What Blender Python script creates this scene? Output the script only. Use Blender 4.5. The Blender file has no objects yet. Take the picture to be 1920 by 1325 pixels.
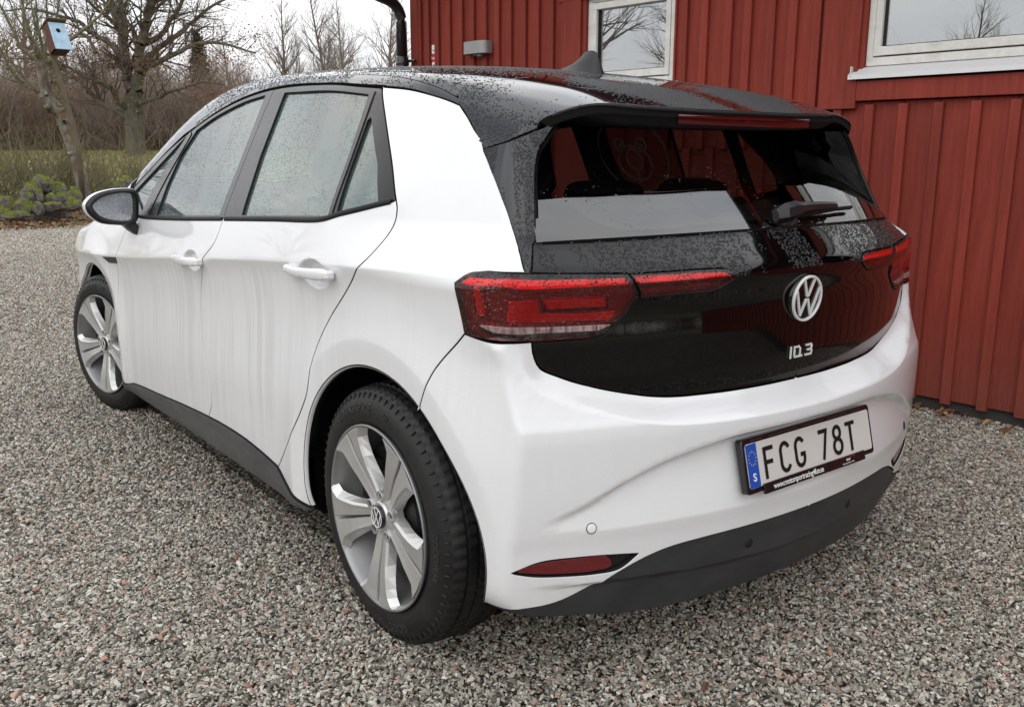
import bpy, math, random
import numpy as np
from mathutils import Vector, Matrix
from mathutils.geometry import delaunay_2d_cdt
random.seed(7); RNG=np.random.default_rng(11)
SC=bpy.context.scene
COL=SC.collection
# ---------------------------------------------------------------- camera
cd=bpy.data.cameras.new('camera'); cam=bpy.data.objects.new('camera',cd); COL.objects.link(cam); SC.camera=cam
_yaw,_pit,_rol=0.65328572,-0.21633450,0.00133240
_f=Vector((math.sin(_yaw)*math.cos(_pit),math.cos(_yaw)*math.cos(_pit),math.sin(_pit)))
_r=Vector((math.cos(_yaw),-math.sin(_yaw),0)); _u=_r.cross(_f)
_r2=_r*math.cos(_rol)+_u*math.sin(_rol); _u2=_u*math.cos(_rol)-_r*math.sin(_rol)
M=Matrix((_r2,_u2,-_f)).transposed().to_4x4(); M.translation=Vector((-1.93843,-1.95396,1.25881)); cam.matrix_world=M
cd.sensor_width=36; cd.lens=1694.34/1920*36; cd.clip_start=.05; cd.clip_end=2000
CAMP=np.array([-1.93843,-1.95396,1.25881])
def atd(u,v,D):
    d=np.array(_f)+np.array(_r2)*(u-960)/1694.34-np.array(_u2)*(v-662.5)/1694.34
    return CAMP+d*(D/math.hypot(d[0],d[1]))
# ---------------------------------------------------------------- world + sun
w=bpy.data.worlds.new('World'); SC.world=w; w.use_nodes=True
nt=w.node_tree; nt.nodes.clear()
def N(nt,t,**k):
    n=nt.nodes.new(t)
    for a,b in k.items():
        if a.startswith('i_'): n.inputs[a[2:].replace('_',' ')].default_value=b
        else: setattr(n,a,b)
    return n
SUN_EL,SUN_ROT=math.radians(38),math.radians(250)
out=N(nt,'ShaderNodeOutputWorld'); bg=N(nt,'ShaderNodeBackground'); bg.inputs[1].default_value=1.0
sky=N(nt,'ShaderNodeTexSky',sky_type='NISHITA',sun_disc=False,sun_elevation=SUN_EL,sun_rotation=SUN_ROT)
sm=N(nt,'ShaderNodeMixRGB',blend_type='MULTIPLY'); sm.inputs[0].default_value=1; sm.inputs[2].default_value=(.07,.07,.07,1)
nt.links.new(sky.outputs[0],sm.inputs[1])
tc=N(nt,'ShaderNodeTexCoord'); sep=N(nt,'ShaderNodeSeparateXYZ'); nt.links.new(tc.outputs['Generated'],sep.inputs[0])
# overcast deck: bright near the horizon, greyer overhead, soft broken cloud
mz=N(nt,'ShaderNodeMath',operation='MAXIMUM'); nt.links.new(sep.outputs[2],mz.inputs[0]); mz.inputs[1].default_value=0.0
ad=N(nt,'ShaderNodeMath',operation='ADD'); nt.links.new(mz.outputs[0],ad.inputs[0]); ad.inputs[1].default_value=.22
dv=N(nt,'ShaderNodeVectorMath',operation='DIVIDE'); cmb=N(nt,'ShaderNodeCombineXYZ')
for i in range(3): nt.links.new(ad.outputs[0],cmb.inputs[i])
nt.links.new(tc.outputs['Generated'],dv.inputs[0]); nt.links.new(cmb.outputs[0],dv.inputs[1])
no=N(nt,'ShaderNodeTexNoise'); no.inputs['Scale'].default_value=1.35; no.inputs['Detail'].default_value=7; no.inputs['Roughness'].default_value=.52; no.inputs['Distortion'].default_value=.35
nt.links.new(dv.outputs[0],no.inputs['Vector'])
cr=N(nt,'ShaderNodeValToRGB'); e=cr.color_ramp.elements
e[0].position=.34; e[0].color=(.50,.53,.60,1); e[1].position=.66; e[1].color=(1.02,.99,.94,1)
x=e.new(.5); x.color=(.76,.78,.81,1)
nt.links.new(no.outputs[0],cr.inputs[0])
hr=N(nt,'ShaderNodeValToRGB'); h=hr.color_ramp.elements
h[0].position=.0; h[0].color=(1,1,1,1); h[1].position=.42; h[1].color=(0,0,0,1)
nt.links.new(mz.outputs[0],hr.inputs[0])
hm=N(nt,'ShaderNodeMixRGB'); nt.links.new(hr.outputs[0],hm.inputs[0]); nt.links.new(cr.outputs[0],hm.inputs[1]); hm.inputs[2].default_value=(.86,.86,.875,1)
fm=N(nt,'ShaderNodeMixRGB'); fm.inputs[0].default_value=.9; nt.links.new(sm.outputs[0],fm.inputs[1]); nt.links.new(hm.outputs[0],fm.inputs[2])
zr=N(nt,'ShaderNodeValToRGB'); z_=zr.color_ramp.elements; z_[0].position=0; z_[0].color=(.50,.50,.50,1); z_[1].position=1; z_[1].color=(.76,.76,.76,1)
for p_,v_ in ((.25,.70),(.55,.78)): q_=z_.new(p_); q_.color=(v_,v_,v_,1)
nt.links.new(mz.outputs[0],zr.inputs[0]); zm=N(nt,'ShaderNodeMixRGB',blend_type='MULTIPLY'); zm.inputs[0].default_value=1; nt.links.new(fm.outputs[0],zm.inputs[1]); nt.links.new(zr.outputs[0],zm.inputs[2]); bg.inputs[1].default_value=1.85
nt.links.new(zm.outputs[0],bg.inputs[0]); nt.links.new(bg.outputs[0],out.inputs[0])
ld=bpy.data.lights.new('sun','SUN'); ld.energy=.6; ld.angle=math.radians(75); ld.color=(1,.97,.92)
sun=bpy.data.objects.new('sun',ld); COL.objects.link(sun)
_d=Vector((math.sin(SUN_ROT)*math.cos(SUN_EL),math.cos(SUN_ROT)*math.cos(SUN_EL),math.sin(SUN_EL)))
sun.rotation_euler=_d.to_track_quat('Z','Y').to_euler(); sun.location=(-8,-6,14)
SC.view_settings.view_transform='Standard'; SC.view_settings.look='None'; SC.view_settings.gamma=1; SC.view_settings.exposure=0.48
SC.view_settings.use_curve_mapping=False
SC.render.engine='CYCLES'
SC.cycles.transparent_max_bounces=24
# ---------------------------------------------------------------- materials
def mat(name,col=(.5,.5,.5),rough=.5,metal=0,coat=0,coat_r=.03,spec=.5,trans=0,ior=1.45,build=None):
    m=bpy.data.materials.new(name); m.use_nodes=True; t=m.node_tree; b=t.nodes['Principled BSDF']
    b.inputs['Base Color'].default_value=(*col,1); b.inputs['Roughness'].default_value=rough; b.inputs['Metallic'].default_value=metal
    b.inputs['Coat Weight'].default_value=coat; b.inputs['Coat Roughness'].default_value=coat_r; b.inputs['Specular IOR Level'].default_value=spec
    b.inputs['Transmission Weight'].default_value=trans; b.inputs['IOR'].default_value=ior
    if build: build(t,b)
    return m
def L(t,a,b): t.links.new(a,b)
def coords(t,scale=(1,1,1),kind='Object'):
    c=N(t,'ShaderNodeTexCoord'); mp=N(t,'ShaderNodeMapping'); mp.inputs['Scale'].default_value=scale; L(t,c.outputs[kind],mp.inputs[0]); return mp.outputs[0]
def noise(t,vec,scale,detail=4,rough=.5,dist=0):
    n=N(t,'ShaderNodeTexNoise'); n.inputs['Scale'].default_value=scale; n.inputs['Detail'].default_value=detail; n.inputs['Roughness'].default_value=rough; n.inputs['Distortion'].default_value=dist
    if vec is not None: L(t,vec,n.inputs['Vector'])
    return n.outputs[0]
def ramp(t,v,stops):
    r=N(t,'ShaderNodeValToRGB'); e=r.color_ramp.elements
    while len(e)<len(stops): e.new(.5)
    for k,(p,c) in zip(e,stops):
        k.position=p; k.color=(*c,1) if len(c)==3 else c
    L(t,v,r.inputs[0]); return r.outputs[0]
def math_(t,op,a,b=None,clamp=False):
    n=N(t,'ShaderNodeMath',operation=op); n.use_clamp=clamp
    for i,q in enumerate((a,b)):
        if q is None: continue
        if isinstance(q,(int,float)): n.inputs[i].default_value=q
        else: L(t,q,n.inputs[i])
    return n.outputs[0]
def mixc(t,f,a,b,bt='MIX'):
    n=N(t,'ShaderNodeMixRGB',blend_type=bt)
    for i,q in enumerate((f,a,b)):
        if isinstance(q,(int,float)): n.inputs[i].default_value=q
        elif isinstance(q,tuple): n.inputs[i].default_value=(*q,1)
        else: L(t,q,n.inputs[i])
    return n.outputs[0]
def bump(t,b,h,strength=.3,dist=.01,inp='Normal'):
    n=N(t,'ShaderNodeBump'); n.inputs['Strength'].default_value=strength; n.inputs['Distance'].default_value=dist; L(t,h,n.inputs['Height']); L(t,n.outputs[0],b.inputs[inp]); return n
def drops(t,scale=90,dens=.62,soft=.5,seed=0,mask_scale=6,mask_lo=.35,mask_hi=.6,stretch=1.0):
    """height field of water beads: rounded cells, some cells empty, patchy"""
    c=coords(t,(1,1,stretch))
    acc=None
    for i,(s,d) in enumerate(((scale,dens),(scale*1.9,dens*.75))):
        wv=N(t,'ShaderNodeTexNoise'); wv.inputs['Scale'].default_value=s*.7; wv.inputs['Detail'].default_value=1; L(t,c,wv.inputs['Vector'])
        wm=N(t,'ShaderNodeVectorMath',operation='SCALE'); L(t,wv.outputs['Color'],wm.inputs[0]); wm.inputs['Scale'].default_value=.35/s*1.3
        wa=N(t,'ShaderNodeVectorMath',operation='ADD'); L(t,c,wa.inputs[0]); L(t,wm.outputs[0],wa.inputs[1])
        v=N(t,'ShaderNodeTexVoronoi'); v.inputs['Scale'].default_value=s; L(t,wa.outputs[0],v.inputs['Vector'])
        sp=N(t,'ShaderNodeSeparateColor'); L(t,v.outputs['Color'],sp.inputs[0])
        r=math_(t,'MULTIPLY',sp.outputs[0],.30); r=math_(t,'ADD',r,.20)
        q=math_(t,'DIVIDE',v.outputs['Distance'],r); q=math_(t,'MULTIPLY',q,q); q=math_(t,'SUBTRACT',1.0,q,True)
        q=math_(t,'POWER',q,soft)
        k=math_(t,'LESS_THAN',sp.outputs[1],d); q=math_(t,'MULTIPLY',q,k); q=math_(t,'MULTIPLY',q,r)
        if i: q=math_(t,'MULTIPLY',q,.5)
        acc=q if acc is None else math_(t,'MAXIMUM',acc,q)
    m=noise(t,coords(t,(1,1,.55)),mask_scale,3,.6); m=ramp(t,m,[(mask_lo,(0,0,0)),(mask_hi,(1,1,1))])
    g=N(t,'ShaderNodeNewGeometry')
    return math_(t,'MULTIPLY',acc,m)
def b_paint(t,b):
    c=N(t,'ShaderNodeTexCoord'); s=N(t,'ShaderNodeSeparateXYZ'); L(t,c.outputs['Object'],s.inputs[0])
    # vertical dirt runs on the door skins below the crease
    v1=noise(t,coords(t,(1,7,.16)),4.5,5,.62); v2=noise(t,coords(t,(1,22,.35)),5,3,.5); v3=ramp(t,noise(t,coords(t,(1,1.6,.7)),2.4,4,.6),[(.38,(0,0,0)),(.62,(1,1,1))])
    st=math_(t,'MULTIPLY',v1,.6); st=math_(t,'ADD',st,math_(t,'MULTIPLY',v2,.4))
    st=ramp(t,st,[(.45,(0,0,0)),(.50,(.45,.45,.45)),(.545,(1,1,1))])
    zc=math_(t,'MULTIPLY',s.outputs[1],-.073); zc=math_(t,'ADD',zc,.985)      # crease height falls to the front
    dz=math_(t,'SUBTRACT',zc,s.outputs[2]); below=N(t,'ShaderNodeMapRange'); below.inputs[1].default_value=0; below.inputs[2].default_value=.022; L(t,dz,below.inputs[0])
    fade=N(t,'ShaderNodeMapRange'); fade.inputs[1].default_value=.25; fade.inputs[2].default_value=.62; L(t,dz,fade.inputs[0]); fade.inputs[3].default_value=1; fade.inputs[4].default_value=.30
    yr=N(t,'ShaderNodeMapRange'); yr.inputs[1].default_value=.1; yr.inputs[2].default_value=.8; L(t,s.outputs[1],yr.inputs[0]); yr.inputs[3].default_value=.12; yr.inputs[4].default_value=1
    k=math_(t,'MULTIPLY',below.outputs[0],fade.outputs[0]); k=math_(t,'MULTIPLY',k,yr.outputs[0]); k=math_(t,'MULTIPLY',k,st); k=math_(t,'MULTIPLY',k,math_(t,'ADD',v3,.35),True)
    k=math_(t,'MULTIPLY',k,.45)
    dirt=mixc(t,k,(.80,.80,.805),(.50,.495,.475))
    lo=N(t,'ShaderNodeMapRange'); lo.inputs[1].default_value=.62; lo.inputs[2].default_value=.24; L(t,s.outputs[2],lo.inputs[0]); lo.inputs[3].default_value=0; lo.inputs[4].default_value=.30
    n4=noise(t,coords(t,(3,3,3)),5,6,.7); lk=math_(t,'MULTIPLY',lo.outputs[0],n4)
    col=mixc(t,lk,dirt,(.45,.42,.37)); L(t,col,b.inputs['Base Color'])
    d=drops(t,150,.35,.6,mask_scale=5,mask_lo=.42,mask_hi=.62); bump(t,b,d,.22,.004,'Coat Normal'); bump(t,b,d,.16,.004)
    rr=math_(t,'MULTIPLY',k,.3); rr=math_(t,'ADD',rr,.32); L(t,rr,b.inputs['Roughness'])
    cr=math_(t,'MULTIPLY',k,.5); cr=math_(t,'ADD',cr,.03); L(t,cr,b.inputs['Coat Roughness'])
MAT={}
MAT['paint']=mat('white_car_paint',(.76,.76,.765),.3,coat=1,coat_r=.04,build=b_paint)
MAT['white_plain']=mat('white_plastic_paint',(.8,.8,.8),.3,coat=.6)
def b_beaded(scale=105,dens=.75,lo=.25,hi=.5,st=.9):
    def f(t,b):
        d=drops(t,scale,dens,.55,mask_scale=4.5,mask_lo=lo,mask_hi=hi)
        bump(t,b,d,st,.016); bump(t,b,d,st,.016,'Coat Normal')
    return f
MAT['roof']=mat('wet_black_roof',(.006,.006,.0065),.10,spec=.3,coat=1,coat_r=.03)
MAT['bead']=mat('water_bead',(.010,.010,.011),.03,spec=.45)
MAT['fin']=mat('wet_black_pillar',(.010,.010,.011),.14,spec=.15,coat=1,coat_r=.05)
def b_gate(t,b):
    b.inputs['Coat IOR'].default_value=1.42
    n=noise(t,coords(t,(7,1,1.2)),3,5,.6); r=ramp(t,n,[(.5,(.02,.02,.02)),(.8,(.08,.08,.08))]); L(t,r,b.inputs['Coat Roughness'])
MAT['gate']=mat('gloss_black_tailgate',(.0020,.0018,.0018),.06,spec=.12,coat=1,coat_r=.03,build=b_gate)
MAT['trim']=mat('black_window_trim',(.012,.011,.011),.25,spec=.3,coat=.3,build=lambda t,b:bump(t,b,drops(t,160,.6,.6,mask_scale=8,mask_lo=.35,mask_hi=.6),.4,.008))
MAT['rubber']=mat('black_rubber',(.006,.006,.006),.6)
MAT['jamb']=mat('gap_shade_black',(.01,.01,.01),.8)  # near-black on the panel edges: shade inside the gaps put into the colour
MAT['grey']=mat('grey_textured_plastic',(.028,.029,.031),.52,build=lambda t,b:(bump(t,b,noise(t,coords(t),420,2),.25,.002),L(t,ramp(t,noise(t,coords(t,(1,1,2)),6,6,.7),[(.3,(.022,.023,.025)),(.7,(.045,.045,.046))]),b.inputs['Base Color'])))
MAT['sillgrey']=mat('dusty_grey_sill',(.06,.06,.06),.6,build=lambda t,b:L(t,ramp(t,noise(t,coords(t,(1,1,3)),7,6,.7),[(.3,(.045,.045,.046)),(.7,(.085,.084,.081))]),b.inputs['Base Color']))
MAT['liner']=mat('wheel_well_felt',(.004,.004,.004),.95,spec=.1)
MAT['chrome']=mat('badge_white_metal',(.80,.80,.79),.3,metal=.15)
MAT['cabin']=mat('dark_cabin_trim',(.007,.007,.008),.8)
MAT['seat']=mat('black_seat_cloth',(.010,.010,.011),.9)
MAT['cablight']=mat('pale_cabin_trim',(.25,.27,.27),.8)
def thinglass(name,tint,refl=.0,fog=0.0,fogcol=(.6,.68,.66),drop=None,rough=.0,strength=.5):
    m=bpy.data.materials.new(name); m.use_nodes=True; t=m.node_tree; t.nodes.clear()
    o=N(t,'ShaderNodeOutputMaterial'); tr=N(t,'ShaderNodeBsdfTransparent'); tr.inputs[0].default_value=(*tint,1)
    gl=N(t,'ShaderNodeBsdfGlossy'); gl.inputs['Roughness'].default_value=rough; gl.inputs[0].default_value=(1,1,1,1)
    df=N(t,'ShaderNodeBsdfDiffuse'); df.inputs[0].default_value=(*fogcol,1)
    fr=N(t,'ShaderNodeFresnel'); ge=N(t,'ShaderNodeNewGeometry'); L(t,math_(t,'SUBTRACT',1.5,math_(t,'MULTIPLY',ge.outputs['Backfacing'],.8333)),fr.inputs[0])
    mx=N(t,'ShaderNodeMixShader'); 
    if fog:
        n=noise(t,coords(t,(1,1,.6)),2.2,6,.62); fk=ramp(t,n,[(.32,(fog*.35,)*3),(.62,(min(1,fog*1.5),)*3)]); L(t,fk,mx.inputs[0])
    else: mx.inputs[0].default_value=0
    L(t,tr.outputs[0],mx.inputs[1]); L(t,df.outputs[0],mx.inputs[2])
    m2=N(t,'ShaderNodeMixShader'); fa=math_(t,'ADD',fr.outputs[0],refl,True); L(t,fa,m2.inputs[0]); L(t,mx.outputs[0],m2.inputs[1]); L(t,gl.outputs[0],m2.inputs[2])
    if drop:
        bn=N(t,'ShaderNodeBump'); bn.inputs['Strength'].default_value=strength; bn.inputs['Distance'].default_value=.01; L(t,drop(t),bn.inputs['Height'])
        L(t,bn.outputs[0],gl.inputs['Normal']); L(t,bn.outputs[0],fr.inputs['Normal']); L(t,bn.outputs[0],df.inputs['Normal'])
    L(t,m2.outputs[0],o.inputs[0]); return m
MAT['sideglass']=thinglass('fogged_side_glass',(.46,.60,.545),.09,.17,(.24,.42,.37),lambda t:drops(t,170,.35,.6,mask_scale=7,mask_lo=.35,mask_hi=.6),strength=.18)
MAT['rearglass']=thinglass('dark_rear_glass',(.28,.28,.275),.09,0,drop=lambda t:drops(t,120,.07,.6,mask_scale=9,mask_lo=.5,mask_hi=.65))
MAT['rightglass']=thinglass('clear_side_glass',(.86,.86,.84),.0,0)
MAT['screen']=thinglass('windscreen_glass',(.5,.55,.53),.05,.1)
MAT['beadglass']=thinglass('clear_water_bead',(.75,.8,.79),.03,0)
MAT['frit']=mat('black_glass_border',(.006,.006,.007),.5)
# ---------------------------------------------------------------- car body surface (implicit), metres, rear axle at y=0, nose towards +y
def spl(pts,n=3000):
    pts=np.array(pts,float); x,y=pts[:,0],pts[:,1]
    d=np.diff(y)/np.diff(x); m=np.zeros(len(x)); m[0]=d[0]; m[-1]=d[-1]
    for i in range(1,len(x)-1):
        if d[i-1]*d[i]>0:
            w1=2*(x[i+1]-x[i])+(x[i]-x[i-1]); w2=(x[i+1]-x[i])+2*(x[i]-x[i-1])
            m[i]=(w1+w2)/(w1/d[i-1]+w2/d[i])
    X=np.linspace(x[0],x[-1],n); k=np.clip(np.searchsorted(x,X)-1,0,len(x)-2); h=x[k+1]-x[k]; t=(X-x[k])/h
    Y=(2*t**3-3*t**2+1)*y[k]+(t**3-2*t**2+t)*h*m[k]+(-2*t**3+3*t**2)*y[k+1]+(t**3-t**2)*h*m[k+1]
    return lambda q:np.interp(q,X,Y)
def ss(a,b,x):
    t=np.clip((x-a)/(b-a),0,1); return t*t*(3-2*t)
def smax(a,b,k):
    h=np.clip(.5+.5*(a-b)/k,0,1); return b*(1-h)+a*h+k*h*(1-h)
def splus(x,w): return w*np.logaddexp(0,x/w)
Wp=spl([(-.9,.70),(-.7,.775),(-.55,.825),(-.4,.858),(-.2,.882),(.1,.899),(.6,.905),(1.4,.905),(2.3,.905),(2.8,.905),(3.1,.895),(3.35,.84),(3.55,.74),(3.7,.6)])
ZC=spl([(-.8,.985),(-.37,.999),(.15,.98),(1.2,.905),(2.31,.814),(2.8,.79),(3.6,.77)])
ZB=spl([(-.8,1.17),(0,1.15),(.3,1.10),(1.05,1.053),(1.8,1.018),(2.4,.98),(3.6,.95)])
Tc=spl([(-.8,1.25),(-.6,1.315),(-.42,1.368),(-.2,1.434),(.0,1.474),(.25,1.512),(.6,1.543),(1.0,1.564),(1.2,1.567),(1.5,1.556),(1.75,1.518),(1.95,1.455),(2.2,1.34),(2.5,1.19),(2.75,1.075),(2.95,1.015),(3.2,.965),(3.4,.905),(3.55,.82),(3.7,.6)])
def W(y,z):
    zc=ZC(y); zb=ZB(y)
    w=Wp(y)-.27*splus(z-zc,.006)
    bw=.02+.05*ss(.1,-.2,y)
    w=w-(.21+.02*ss(.6,-.2,y))*splus(z-zb,bw)
    w=w-.118*ss(.25,-.45,y)*ss(.965,1.11,z)-.026*ss(-.28,-.55,y)*ss(.90,.80,z)
    e=zc-z
    w=w-.021*(1-np.exp(-np.maximum(e,0)/.045))+.017*ss(.12,.42,e)
    bt_=ss(.25,.45,y)*ss(2.55,2.3,y)
    w=w-.9*splus(np.where(y<-.2,.265,.30)-z,.02)*ss(.1,.35,np.minimum(np.abs(y),np.abs(y-2.77)))*(1-bt_)-.25*splus(.27-z,.02)*(1-bt_)-bt_*.75*splus(.225-z,.012)
    for cy in (0,2.77):
        r=np.hypot(y-cy,z-.342); w=w+.012*np.clip((.60-r)/.135,0,1)**1.6-.0135*ss(.466,.455,r)*0-.16*(.010*np.logaddexp(0,(.462-r)/.010)+.0)*ss(.36,.40,r)-.0
    return w
# tailgate outline (x>=0,z)
TG=np.array([(0,.706),(.15,.707),(.30,.709),(.44,.716),(.535,.732),(.622,.757),(.68,.782),(.722,.805),(.738,.86),(.742,.93),(.742,1.05)])
_t=[]
for _i in range(len(TG)-1):
    _p0=TG[max(_i-1,0)] if _i else TG[0]*[-1,1]+[TG[1][0]*0,0]; _p1=TG[_i];_p2=TG[_i+1];_p3=TG[min(_i+2,len(TG)-1)]
    if _i==0: _p0=TG[1]*[-1,1]
    for _k in range(5):
        _s=_k/5; _t.append(.5*((2*_p1)+(-_p0+_p2)*_s+(2*_p0-5*_p1+4*_p2-_p3)*_s**2+(-_p0+3*_p1-3*_p2+_p3)*_s**3))
_t.append(TG[-1]); TGF=np.array(_t)
def tgd(x,z):
    # distance outside the outline (positive outside)
    x=np.abs(x); P=np.stack([x,z],-1); best=np.full(x.shape,9.)
    for a,b in zip(TGF[:-1],TGF[1:]):
        ab=b-a; t=np.clip(((P-a)@ab)/(ab@ab),0,1); q=a+t[...,None]*ab; best=np.minimum(best,np.hypot(P[...,0]-q[...,0],P[...,1]-q[...,1]))
    zl=np.interp(x,TG[:9,0],TG[:9,1],right=9)
    inside=(z>zl)&(x<np.interp(z,TG[7:,1],TG[7:,0]))
    return np.where(inside,-best,best)
Rt=spl([(.5,-.60),(.70,-.612),(.78,-.624),(.85,-.624),(.91,-.618),(.97,-.630),(.985,-.632),(.995,-.628),(1.075,-.550),(1.16,-.502),(1.25,-.458),(1.337,-.430),(1.42,-.412),(1.6,-.39)])
Rb=spl([(.0,-.56),(.18,-.652),(.25,-.668),(.33,-.678),(.40,-.682),(.44,-.687),(.55,-.692),(.64,-.693),(.675,-.690),(.70,-.680),(.74,-.665),(.80,-.648),(.9,-.634),(1.0,-.63),(1.1,-.55),(1.6,-.15)])
SCT=spl([(0,.622),(.25,.618),(.45,.590),(.58,.545),(.66,.505),(.75,.47),(1,.40)])
SCB=spl([(0,.438),(.3,.438),(.5,.436),(.7,.443),(.78,.46),(1,.5)])
def R(x,z):
    ax=np.abs(x); cur=.29*ax**2
    rb=Rb(z); rt=Rt(z)
    # bumper: scoop
    tp=SCT(ax); bt=SCB(ax); 
    depth=np.clip(tp-bt,0,.2)/.18*.048
    rb=rb+.014*ss(.285,.272,z-.02*(ax/.6)**2)*ss(.80,.6,ax)
    sc=depth*ss(tp+.006,tp-.022,z)*np.clip((z-bt)/(tp-bt+1e-3),0,1)*ss(.80,.70,ax)
    rb=rb+sc
    d=tgd(x,z)
    m=np.clip(1-d/.050,0,1); m=m*m*(3-2*m)*.35+m*.65
    zz=ss(1.02,.98,z)
    rr=rb*(1-m)+rt*m
    return rr+cur
def T(x,y):
    ax=np.abs(x); return Tc(y)-(.035+.075*ss(-.3,.9,y))*ax**2-.18*np.clip(ax-.45,0,1)**2*ss(3.2,2.2,y)-.9*np.clip(ax-.42,0,1)**2*ss(.1,-.3,y)
def F(x,y,z):
    fs=(np.abs(x)-W(y,z))
    fr=R(x,z)-y
    ft=(z-T(x,y))
    ff=(y-(3.59-.33*x**2-.25*np.clip(.55-z,0,1)**2*3))
    kc=.05-.038*ss(.885,.845,z)
    s=smax(fs,fr,kc)
    s=smax(s,ft*.95,.055)
    s=smax(s,ff,.12)
    return s
def grad(P,h=1.5e-3):
    x,y,z=P.T
    g=np.stack([F(x+h,y,z)-F(x-h,y,z),F(x,y+h,z)-F(x,y-h,z),F(x,y,z+h)-F(x,y,z-h)],-1)
    return g/np.linalg.norm(g,axis=1,keepdims=True)
def cast(o,d,tmax,n=34):
    lo=np.zeros(len(o)); hi=np.full(len(o),tmax)
    for _ in range(n):
        m=.5*(lo+hi); q=o+d*m[:,None]; v=F(*q.T)<0
        lo=np.where(v,m,lo); hi=np.where(v,hi,m)
    return o+d*(.5*(lo+hi))[:,None]
CA,CB,CR=.62,-.20,.25; CQ=CR*np.pi/2; UC=-CQ-CA
FA,FB=.5,3.0; UF=FB-CB
def chart(uz):
    u,z=np.asarray(uz,float).T
    o=np.zeros((len(u),3)); d=np.zeros_like(o); o[:,2]=z
    s=(u>=0)&(u<=UF); o[s,0]=-.3; o[s,1]=u[s]+CB; d[s,0]=-1
    c=(u<0)&(u>-CQ); th=-u[c]/CR; o[c,0]=-CA+.0; o[c,1]=CB; d[c,0]=-np.cos(th); d[c,1]=-np.sin(th)
    r=u<=-CQ; o[r,0]=-CA+(-CQ-u[r]); o[r,1]=CB; d[r,1]=-1
    f=(u>UF)&(u<UF+CQ); th=(u[f]-UF)/CR; o[f,0]=-FA; o[f,1]=FB; d[f,0]=-np.cos(th); d[f,1]=np.sin(th)
    g=u>=UF+CQ; o[g,0]=-FA+(u[g]-UF-CQ); o[g,1]=FB; d[g,1]=1
    return cast(o,d,1.2)
def rchart(xy):
    x,y=np.asarray(xy,float).T
    o=np.stack([x,y,np.full(len(x),.6)],-1); d=np.zeros_like(o); d[:,2]=1
    return cast(o,d,1.5)
def inv(P):
    x,y,z=P
    if y>=CB: return (y-CB,z)
    if x<-CA: return (-CR*np.arctan2(CB-y,-CA-x),z)
    return (-CQ-(x+CA),z)
def dent(y,z):
    d=0
    for cy,cz,a,b in ((.285,.947,.085,.040),(1.27,.893,.082,.036)):
        r=((y-cy)/a)**2+((z-cz)/b)**2; d=d+.024*ss(1.0,.45,r)
    return d
_W0=W
def W(y,z): return _W0(y,z)-dent(y,z)
def Ftop(x,y,z): return smax(smax(np.abs(x)-W(y,z),R(x,z)-.06*ss(1.318,1.345,z)-y,.04),(z-T(x,y))*.95,.055)
def castF(o,d,tmax,fn,n=34):
    lo=np.zeros(len(o)); hi=np.full(len(o),tmax)
    for _ in range(n):
        m=.5*(lo+hi); q=o+d*m[:,None]; v=fn(*q.T)<0
        lo=np.where(v,m,lo); hi=np.where(v,hi,m)
    return o+d*(.5*(lo+hi))[:,None]
FS=.6
def fan(z0,fn):
    def f(sy):   # (s,y), s=FS*angle from horizontal left
        s,y=np.asarray(sy,float).T; a=s/FS
        o=np.stack([np.zeros_like(s),y,np.full_like(s,z0)],-1); d=np.stack([-np.cos(a),np.zeros_like(s),np.sin(a)],-1)
        return castF(o,d,1.3,fn)
    return f
def finv(x,y,z,z0): return (FS*math.atan2(z-z0,-x),y)
def gradf(P,fn,h=1.5e-3):
    x,y,z=P.T
    g=np.stack([fn(x+h,y,z)-fn(x-h,y,z),fn(x,y+h,z)-fn(x,y-h,z),fn(x,y,z+h)-fn(x,y,z-h)],-1)
    return g/np.maximum(np.linalg.norm(g,axis=1,keepdims=True),1e-9)
Rt2=spl([(.5,-.60),(.995,-.628),(1.075,-.555),(1.36,-.199),(1.6,.10)])
def Fg(x,y,z): return Rt2(z)+.29*x**2-y
def gchart(xz):
    x,z=np.asarray(xz,float).T; o=np.stack([x,np.full_like(x,.3),z],-1); d=np.zeros_like(o); d[:,1]=-1
    return castF(o,d,1.2,Fg)
CH={'g':(gchart,Fg,0.0),'h':(chart,F,UC),'roof':(fan(1.0,Ftop),Ftop,FS*math.pi/2),'ws':(fan(.7,F),F,FS*math.pi/2)}
def cr(pts,sp=.012,closed=False):
    """Catmull-Rom through points, resampled"""
    P=[np.array(p,float) for p in pts]; n=len(P); out=[]
    if closed: idx=range(n)
    else: idx=range(n-1)
    for i in idx:
        p1,p2=P[i],P[(i+1)%n]
        p0=P[i-1] if (i>0 or closed) else 2*p1-p2
        p3=P[(i+2)%n] if (i+2<n or closed) else 2*p2-p1
        k=max(1,int(np.hypot(*(p2-p1))/sp))
        for j in range(k):
            t=j/k
            l1=max(np.hypot(*(p1-p0)),1e-6)**.5; l2=max(np.hypot(*(p2-p1)),1e-6)**.5; l3=max(np.hypot(*(p3-p2)),1e-6)**.5
            m1=(p1-p0)/l1-(p2-p0)/(l1+l2)+(p2-p1)/l2; m2=(p2-p1)/l2-(p3-p1)/(l2+l3)+(p3-p2)/l3
            m1=m1*l2; m2=m2*l2
            out.append((2*t**3-3*t**2+1)*p1+(t**3-2*t**2+t)*m1+(-2*t**3+3*t**2)*p2+(t**3-t**2)*m2)
    if not closed: out.append(P[-1])
    return [tuple(q) for q in out]
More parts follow.
